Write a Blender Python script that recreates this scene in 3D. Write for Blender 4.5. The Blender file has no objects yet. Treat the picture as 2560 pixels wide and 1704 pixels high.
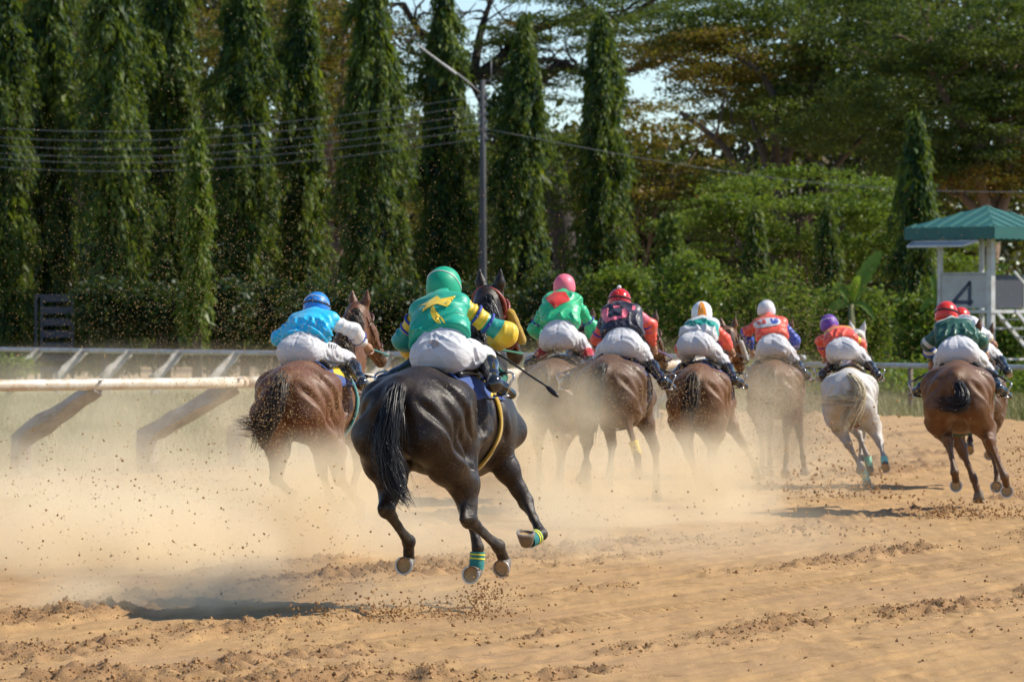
import bpy, bmesh, math, random
import numpy as np
from mathutils import Vector, Matrix
from mathutils.bvhtree import BVHTree

SC = bpy.context.scene
COL = SC.collection
# ------------------------------------------------------------------ camera
CAM_H = 1.9
cam = bpy.data.cameras.new('camera')
cam.lens = 168.75; cam.sensor_width = 36.0
cam.clip_start = 0.5; cam.clip_end = 3000.0
cam.dof.use_dof = True; cam.dof.focus_distance = 33.0; cam.dof.aperture_fstop = 7.5
cam_o = bpy.data.objects.new('camera', cam); COL.objects.link(cam_o)
cam_o.location = (0, 0, CAM_H)
cam_o.rotation_euler = (math.radians(90.0 - 0.2244), 0, 0)
SC.camera = cam_o
# ------------------------------------------------------------------ light
SUN_EL = math.radians(43.0)
SUN_AZ = math.radians(80.0)          # clockwise from +Y (view direction): the sun stands to the right
world = bpy.data.worlds.new('World'); SC.world = world; world.use_nodes = True
wn = world.node_tree.nodes; wn.clear()
sky = wn.new('ShaderNodeTexSky'); sky.sky_type = 'NISHITA'; sky.sun_disc = False
sky.sun_elevation = SUN_EL; sky.sun_rotation = SUN_AZ
sky.air_density = 1.0; sky.dust_density = 0.15; sky.ozone_density = 3.0; sky.altitude = 1500.0
bg = wn.new('ShaderNodeBackground'); bg.inputs['Strength'].default_value = 0.12
wo = wn.new('ShaderNodeOutputWorld')
world.node_tree.links.new(sky.outputs[0], bg.inputs[0]); world.node_tree.links.new(bg.outputs[0], wo.inputs[0])
sun = bpy.data.lights.new('sun', 'SUN'); sun.energy = 4.8; sun.angle = math.radians(0.55); sun.color = (1.0, 0.93, 0.80)
sun_o = bpy.data.objects.new('sun', sun); COL.objects.link(sun_o)
_sd = Vector((math.sin(SUN_AZ) * math.cos(SUN_EL), math.cos(SUN_AZ) * math.cos(SUN_EL), math.sin(SUN_EL)))
sun_o.rotation_euler = (-_sd).to_track_quat('-Z', 'Y').to_euler()
sun_o.location = (20, 20, 30)
vs = SC.view_settings
vs.view_transform = 'Standard'; vs.look = 'None'; vs.exposure = 0.42; vs.gamma = 1.0; vs.use_curve_mapping = False
SC.render.engine = 'CYCLES'
SC.cycles.use_denoising = True
try: SC.cycles.denoiser = 'OPENIMAGEDENOISE'
except Exception: pass
SC.cycles.max_bounces = 10; SC.cycles.diffuse_bounces = 3; SC.cycles.glossy_bounces = 2
SC.cycles.transmission_bounces = 3; SC.cycles.transparent_max_bounces = 12; SC.cycles.volume_bounces = 8
SC.cycles.volume_step_rate = 1.0; SC.cycles.volume_max_steps = 128
SC.cycles.sample_clamp_indirect = 6.0
SC.cycles.caustics_reflective = False; SC.cycles.caustics_refractive = False

# ------------------------------------------------------------------ helpers
rng = np.random.default_rng(7)
def A(*v): return np.array(v, float)
def nrm(v):
    v = np.asarray(v, float); n = np.linalg.norm(v); return v / n if n > 1e-9 else v
def tag(o, label=None, cat=None, group=None, kind=None):
    if label: o['label'] = label
    if cat: o['category'] = cat
    if group: o['group'] = group
    if kind: o['kind'] = kind
    return o
def empty(name, loc=(0, 0, 0), rz=0.0, scale=1.0):
    o = bpy.data.objects.new(name, None); COL.objects.link(o)
    o.location = loc; o.rotation_euler = (0, 0, rz); o.scale = (scale,) * 3; o.empty_display_size = .2
    return o
def mesh_obj(name, V, Fs, mat=None, parent=None, smooth=True, attrs=None, link=True):
    """V (n,3) array, Fs an (m,k) array or list of arrays / lists -> one mesh object"""
    me = bpy.data.meshes.new(name)
    V = np.asarray(V, np.float32)
    groups = Fs if isinstance(Fs, list) and len(Fs) and isinstance(Fs[0], np.ndarray) and Fs[0].ndim == 2 else [np.asarray(Fs)]
    groups = [g for g in groups if len(g)]
    loops = np.concatenate([g.reshape(-1) for g in groups]).astype(np.int32)
    tot = np.concatenate([np.full(len(g), g.shape[1], np.int32) for g in groups])
    st = np.concatenate([[0], np.cumsum(tot)[:-1]]).astype(np.int32)
    me.vertices.add(len(V)); me.vertices.foreach_set('co', V.reshape(-1))
    me.loops.add(len(loops)); me.loops.foreach_set('vertex_index', loops)
    me.polygons.add(len(tot)); me.polygons.foreach_set('loop_start', st); me.polygons.foreach_set('loop_total', tot)
    me.polygons.foreach_set('use_smooth', np.full(len(tot), smooth, bool))
    if attrs:
        for k, v in attrs.items():
            v = np.asarray(v, np.float32)
            if v.ndim == 1:
                a = me.attributes.new(k, 'FLOAT', 'POINT'); a.data.foreach_set('value', v)
            else:
                a = me.attributes.new(k, 'FLOAT_VECTOR', 'POINT'); a.data.foreach_set('vector', v.reshape(-1))
    me.update(calc_edges=True)
    if mat: me.materials.append(mat)
    o = bpy.data.objects.new(name, me)
    if link: COL.objects.link(o)
    if parent: o.parent = parent
    return o
class MB:
    """collects simple solids into one mesh"""
    def __init__(s): s.V = []; s.T = []; s.Q = []; s.n = 0
    def add(s, V, Q=None, T=None):
        V = np.asarray(V, float); s.V.append(V)
        if Q is not None and len(Q): s.Q.append(np.asarray(Q, int) + s.n)
        if T is not None and len(T): s.T.append(np.asarray(T, int) + s.n)
        s.n += len(V)
    def box(s, lo, hi, M=None):
        x0, y0, z0 = lo; x1, y1, z1 = hi
        V = A((x0,y0,z0),(x1,y0,z0),(x1,y1,z0),(x0,y1,z0),(x0,y0,z1),(x1,y0,z1),(x1,y1,z1),(x0,y1,z1))
        if M is not None: V = V @ np.asarray(M)[:3,:3].T + np.asarray(M)[:3,3]
        s.add(V, [(0,3,2,1),(4,5,6,7),(0,1,5,4),(1,2,6,5),(2,3,7,6),(3,0,4,7)])
    def bar(s, a, b, w, h, up=(0,0,1), bev=0.0):
        a, b = A(*a), A(*b); d = nrm(b-a); u = np.asarray(up, float)
        r = nrm(np.cross(d, u)); u2 = np.cross(r, d)
        if bev <= 0: pr = [(-1,-1),(1,-1),(1,1),(-1,1)]; pr = [(x*w/2, y*h/2) for x, y in pr]
        else:
            pr = []
            for sx, sy in ((-1,-1),(1,-1),(1,1),(-1,1)):
                p = [(sx*(w/2-bev), sy*h/2), (sx*w/2, sy*(h/2-bev))]
                if sx*sy > 0: p = p[::-1] if sx < 0 else p[::-1]
                pr += p if sx*sy < 0 else p
            ang = [math.atan2(y/h, x/w) for x, y in pr]; pr = [pr[i] for i in np.argsort(ang)]
        k = len(pr)
        V = [a + r*x + u2*y for x, y in pr] + [b + r*x + u2*y for x, y in pr]
        Q = [(i, (i+1) % k, k+(i+1) % k, k+i) for i in range(k)]
        T = [(0, i+1, i) for i in range(1, k-1)] + [(k, k+i, k+i+1) for i in range(1, k-1)]
        s.add(V, Q, T)
    def tube(s, P, R, n=8, caps=True):
        P = [A(*p) for p in P]; m = len(P)
        if np.isscalar(R): R = [R]*m
        V = []; ref = None
        for i in range(m):
            d = nrm(P[min(i+1, m-1)] - P[max(i-1, 0)])
            if ref is None: ref = nrm(np.cross(d, (0,0,1) if abs(d[2]) < .9 else (0,1,0)))
            ref = nrm(ref - d*(ref@d)); q = np.cross(d, ref)
            for j in range(n):
                t = 2*math.pi*j/n; V.append(P[i] + R[i]*(ref*math.cos(t) + q*math.sin(t)))
        Q = [(i*n+j, i*n+(j+1) % n, (i+1)*n+(j+1) % n, (i+1)*n+j) for i in range(m-1) for j in range(n)]
        T = []
        if caps:
            T += [(0, j+1, j) for j in range(1, n-1)]; b = (m-1)*n; T += [(b, b+j, b+j+1) for j in range(1, n-1)]
        s.add(V, Q, T)
    def build(s, name, mat, parent=None, smooth=False, attrs=None, auto=None):
        V = np.concatenate(s.V); G = []
        if s.Q: G.append(np.concatenate(s.Q))
        if s.T: G.append(np.concatenate(s.T))
        o = mesh_obj(name, V, G, mat, parent, smooth, attrs)
        if auto is not None:
            o.data.polygons.foreach_set('use_smooth', [True]*len(o.data.polygons))
            try: o.data.set_sharp_from_angle(angle=math.radians(auto))
            except Exception: pass
        return o
# ------------------------------------------------------------------ implicit bodies (signed distance on a grid, surface nets)
class Field:
    def __init__(s, lo, hi, h):
        s.lo = np.asarray(lo, float); s.h = h
        n = np.ceil((np.asarray(hi, float)-s.lo)/h).astype(int)+1
        s.n = n; s.f = np.full(n, 5.0, np.float32)
        s.ax = [(s.lo[i]+h*np.arange(n[i])).astype(np.float32) for i in range(3)]
    def _blk(s, mn, mx):
        a = np.clip(np.floor((mn-s.lo)/s.h).astype(int), 0, s.n-1); b = np.clip(np.ceil((mx-s.lo)/s.h).astype(int)+1, 1, s.n)
        sl = tuple(slice(a[i], b[i]) for i in range(3))
        return sl, s.ax[0][sl[0]][:,None,None], s.ax[1][sl[1]][None,:,None], s.ax[2][sl[2]][None,None,:]
    def _mix(s, sl, d, k, sub):
        f = s.f[sl]
        if sub: d = -d; m = np.maximum(k-np.abs(f-d), 0)/k; s.f[sl] = np.maximum(f, d)+m*m*k*.25
        else: m = np.maximum(k-np.abs(f-d), 0)/k; s.f[sl] = np.minimum(f, d)-m*m*k*.25
    def cap(s, a, b, ra, rb, k=.04, sub=False, flat=None):
        a = np.asarray(a, float); b = np.asarray(b, float); r = max(ra, rb); m = r*(1 if flat is None else max(1, flat[1]))+k+3*s.h
        sl, X, Y, Z = s._blk(np.minimum(a, b)-m, np.maximum(a, b)+m)
        ab = b-a; L2 = ab@ab+1e-12
        px, py, pz = X-a[0], Y-a[1], Z-a[2]
        t = np.clip((px*ab[0]+py*ab[1]+pz*ab[2])/L2, 0, 1)
        qx, qy, qz = px-t*ab[0], py-t*ab[1], pz-t*ab[2]
        if flat is not None:     # widen by factor along a direction
            u, fct = nrm(flat[0]), flat[1]
            c = (qx*u[0]+qy*u[1]+qz*u[2])*(1/fct-1)
            qx, qy, qz = qx+c*u[0], qy+c*u[1], qz+c*u[2]
        d = np.sqrt(qx*qx+qy*qy+qz*qz)-(ra+(rb-ra)*t)
        s._mix(sl, d.astype(np.float32), k, sub)
    def chain(s, pts, rs, k=.03, sub=False, flat=None):
        for i in range(len(pts)-1): s.cap(pts[i], pts[i+1], rs[i], rs[i+1], k, sub, flat)
    def ell(s, c, r, k=.05, sub=False, R=None):
        c = np.asarray(c, float); r = np.asarray(r, float); m = max(r)+k+3*s.h
        sl, X, Y, Z = s._blk(c-m, c+m); x, y, z = X-c[0], Y-c[1], Z-c[2]
        if R is not None:
            R = np.asarray(R); x, y, z = (R[0,0]*x+R[1,0]*y+R[2,0]*z, R[0,1]*x+R[1,1]*y+R[2,1]*z, R[0,2]*x+R[1,2]*y+R[2,2]*z)
        k0 = np.sqrt((x/r[0])**2+(y/r[1])**2+(z/r[2])**2); k1 = np.sqrt((x/r[0]**2)**2+(y/r[1]**2)**2+(z/r[2]**2)**2)+1e-6
        s._mix(sl, (k0*(k0-1)/k1).astype(np.float32), k, sub)
    def half(s, p, n):           # cut away everything in front of the plane
        n = nrm(n); X, Y, Z = s.ax[0][:,None,None], s.ax[1][None,:,None], s.ax[2][None,None,:]
        d = (X-p[0])*n[0]+(Y-p[1])*n[1]+(Z-p[2])*n[2]
        s.f = np.maximum(s.f, d.astype(np.float32))
    def mesh(s, it=2):
        f = s.f; ins = f < 0; nx, ny, nz = f.shape
        c = ins[:-1,:-1,:-1].astype(np.int8)
        c = c+ins[1:,:-1,:-1]+ins[:-1,1:,:-1]+ins[:-1,:-1,1:]+ins[1:,1:,:-1]+ins[1:,:-1,1:]+ins[:-1,1:,1:]+ins[1:,1:,1:]
        act = (c > 0) & (c < 8); I, J, K = np.nonzero(act); N = len(I)
        idx = np.full(act.shape, -1, np.int32); idx[I, J, K] = np.arange(N)
        acc = np.zeros((N, 3)); cnt = np.zeros(N)
        for ax in range(3):
            for p in (0, 1):
                for q in (0, 1):
                    o0 = [0, 0, 0]; o0[(ax+1) % 3] = p; o0[(ax+2) % 3] = q; o1 = o0.copy(); o1[ax] = 1
                    v0 = f[I+o0[0], J+o0[1], K+o0[2]]; v1 = f[I+o1[0], J+o1[1], K+o1[2]]
                    m = (v0 < 0) != (v1 < 0); t = np.where(m, v0/np.where(m, v0-v1, 1), 0)
                    P = np.tile(np.asarray(o0, float), (N, 1)); P[:, ax] = t
                    acc[m] += P[m]; cnt[m] += 1
        V = (acc/cnt[:, None]+np.stack([I, J, K], 1))*s.h+s.lo
        Fs = []
        for ax in range(3):
            a = [slice(None)]*3; b = [slice(None)]*3; a[ax] = slice(0, -1); b[ax] = slice(1, None)
            m = ins[tuple(a)] != ins[tuple(b)]
            i = np.stack(np.nonzero(m), 1); u, w = (ax+1) % 3, (ax+2) % 3
            i = i[(i[:, u] > 0) & (i[:, w] > 0) & (i[:, u] < f.shape[u]-1) & (i[:, w] < f.shape[w]-1)]
            e = np.eye(3, dtype=int)
            q = [idx[tuple((i-e[u]*du-e[w]*dw).T)] for du, dw in ((1,1),(0,1),(0,0),(1,0))]
            Q = np.stack(q, 1); fl = ins[tuple(i.T)]; Q[~fl] = Q[~fl][:, ::-1]; Fs.append(Q)
        Fs = np.concatenate(Fs)
        if it:
            E = np.concatenate([Fs[:, [0, 1]], Fs[:, [1, 2]], Fs[:, [2, 3]], Fs[:, [3, 0]]])
            deg = np.bincount(E[:, 0], minlength=N)+np.bincount(E[:, 1], minlength=N)
            for _ in range(it):
                S = np.stack([np.bincount(E[:, 0], V[E[:, 1], k], N)+np.bincount(E[:, 1], V[E[:, 0], k], N) for k in range(3)], 1)
                V = V*.45+.55*S/np.maximum(deg, 1)[:, None]
        return V, Fs
def vnormals(V, F):
    a, b, c, d = V[F[:,0]], V[F[:,1]], V[F[:,2]], V[F[:,3]]
    n = np.cross(c-a, d-b); N = np.zeros_like(V)
    for k in range(4):
        for j in range(3): N[:, j] += np.bincount(F[:, k], n[:, j], len(V))
    return N/np.maximum(np.linalg.norm(N, axis=1), 1e-9)[:, None]
def wnoise(P, freq, seed, n=10, ridge=False):
    """smooth pseudo-noise: sum of warped sines"""
    r = np.random.default_rng(seed); out = np.zeros(len(P)); freq = np.broadcast_to(np.asarray(freq, float), (3,))
    W = P*freq
    for i in range(n):
        d = nrm(r.normal(size=3)); ph = r.uniform(0, 6.28); sc = r.uniform(.6, 1.7)
        wv = W+.35*np.sin(W[:, [1, 2, 0]]*1.3+r.uniform(0, 6.28, 3))
        v = np.sin(wv@d*sc*6.28+ph); out += (1-2*np.abs(v)) if ridge else v
    return out/n**.5
def fix_orient(V, F):
    return F
# ------------------------------------------------------------------ materials
class NT:
    def __init__(s, name):
        s.m = bpy.data.materials.new(name); s.m.use_nodes = True; s.t = s.m.node_tree; s.t.nodes.clear()
        s.out = s.t.nodes.new('ShaderNodeOutputMaterial')
    def n(s, ty, **kw):
        o = s.t.nodes.new(ty)
        for k, v in kw.items():
            if k in ('op',): o.operation = v
            else: setattr(o, k, v)
        return o
    def l(s, a, b): s.t.links.new(a, b)
    def set(s, node, **kw):
        for k, v in kw.items():
            i = node.inputs[k.replace('_', ' ')]
            if hasattr(v, 'is_linked') or isinstance(v, bpy.types.NodeSocket): s.l(v, i)
            else: i.default_value = (*v, 1) if isinstance(v, (tuple, list)) and len(v) == 3 and i.type == 'RGBA' else v
        return node
    def coord(s, which='Object', scale=(1, 1, 1), rot=(0, 0, 0), loc=(0, 0, 0)):
        if which == 'World': c = s.n('ShaderNodeNewGeometry').outputs['Position']
        else: c = s.n('ShaderNodeTexCoord').outputs[which]
        mp = s.n('ShaderNodeMapping'); mp.inputs['Scale'].default_value = scale; mp.inputs['Rotation'].default_value = rot; mp.inputs['Location'].default_value = loc
        s.l(c, mp.inputs[0]); return mp.outputs[0]
    def noise(s, vec, scale, detail=4, rough=.55, dist=0.0):
        o = s.n('ShaderNodeTexNoise'); o.inputs['Scale'].default_value = scale; o.inputs['Detail'].default_value = detail
        o.inputs['Roughness'].default_value = rough; o.inputs['Distortion'].default_value = dist
        if vec is not None: s.l(vec, o.inputs['Vector'])
        return o.outputs['Fac']
    def ramp(s, fac, stops, interp='LINEAR'):
        o = s.n('ShaderNodeValToRGB'); o.color_ramp.interpolation = interp; e = o.color_ramp.elements
        while len(e) < len(stops): e.new(.5)
        for i, (p, c) in enumerate(stops):
            e[i].position = p; e[i].color = (*c, 1) if not np.isscalar(c) else (c, c, c, 1)
        s.l(fac, o.inputs[0]); return o.outputs[0]
    def mix(s, fac, a, b, blend='MIX'):
        o = s.n('ShaderNodeMix', data_type='RGBA', blend_type=blend)
        for v, k in ((fac, 0), (a, 6), (b, 7)):
            if isinstance(v, bpy.types.NodeSocket): s.l(v, o.inputs[k])
            else: o.inputs[k].default_value = v if k == 0 else (*v, 1)
        return o.outputs[2]
    def math(s, op, a, b=0.0, clamp=False):
        o = s.n('ShaderNodeMath', operation=op, use_clamp=clamp)
        for v, k in ((a, 0), (b, 1)):
            if isinstance(v, bpy.types.NodeSocket): s.l(v, o.inputs[k])
            else: o.inputs[k].default_value = v
        return o.outputs[0]
    def attr(s, name): 
        o = s.n('ShaderNodeAttribute'); o.attribute_name = name; return o.outputs['Fac']
    def bump(s, hgt, strength=.3, dist=.01):
        o = s.n('ShaderNodeBump'); o.inputs['Strength'].default_value = strength; o.inputs['Distance'].default_value = dist
        s.l(hgt, o.inputs['Height']); return o.outputs[0]
    def pbr(s, **kw):
        o = s.n('ShaderNodeBsdfPrincipled'); s.set(o, **kw); s.l(o.outputs[0], s.out.inputs['Surface']); return o
_mc = {}
def simple(name, col, rough=.5, metal=0.0, var=.15, scale=12.0, bump=.1, bscale=60., coat=0.0, spec=.5):
    """plain surface with slight colour variation and fine relief"""
    if name in _mc: return _mc[name]
    t = NT(name); v = t.coord('Object')
    f = t.noise(v, scale, 5)
    c = t.mix(f, tuple(x*(1-var) for x in col), tuple(min(1, x*(1+var)) for x in col))
    kw = dict(Base_Color=c, Roughness=rough, Metallic=metal)
    if bump > 0: kw['Normal'] = t.bump(t.noise(v, bscale, 3), bump, .004)
    p = t.pbr(**kw)
    p.inputs['Coat Weight'].default_value = coat; p.inputs['Specular IOR Level'].default_value = spec
    _mc[name] = t.m; return t.m
def catmull(P, n):
    P = [np.asarray(p, float) for p in P]; P = [2*P[0]-P[1]]+P+[2*P[-1]-P[-2]]; out = []
    for i in range(1, len(P)-2):
        for k in range(n):
            t = k/n; a, b, c, d = P[i-1:i+3]
            out.append(.5*((2*b)+(-a+c)*t+(2*a-5*b+4*c-d)*t*t+(-a+3*b-3*c+d)*t**3))
    out.append(P[-2]); return np.array(out)
def lerp(a, b, t): return np.asarray(a, float)*(1-t)+np.asarray(b, float)*t

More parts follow.
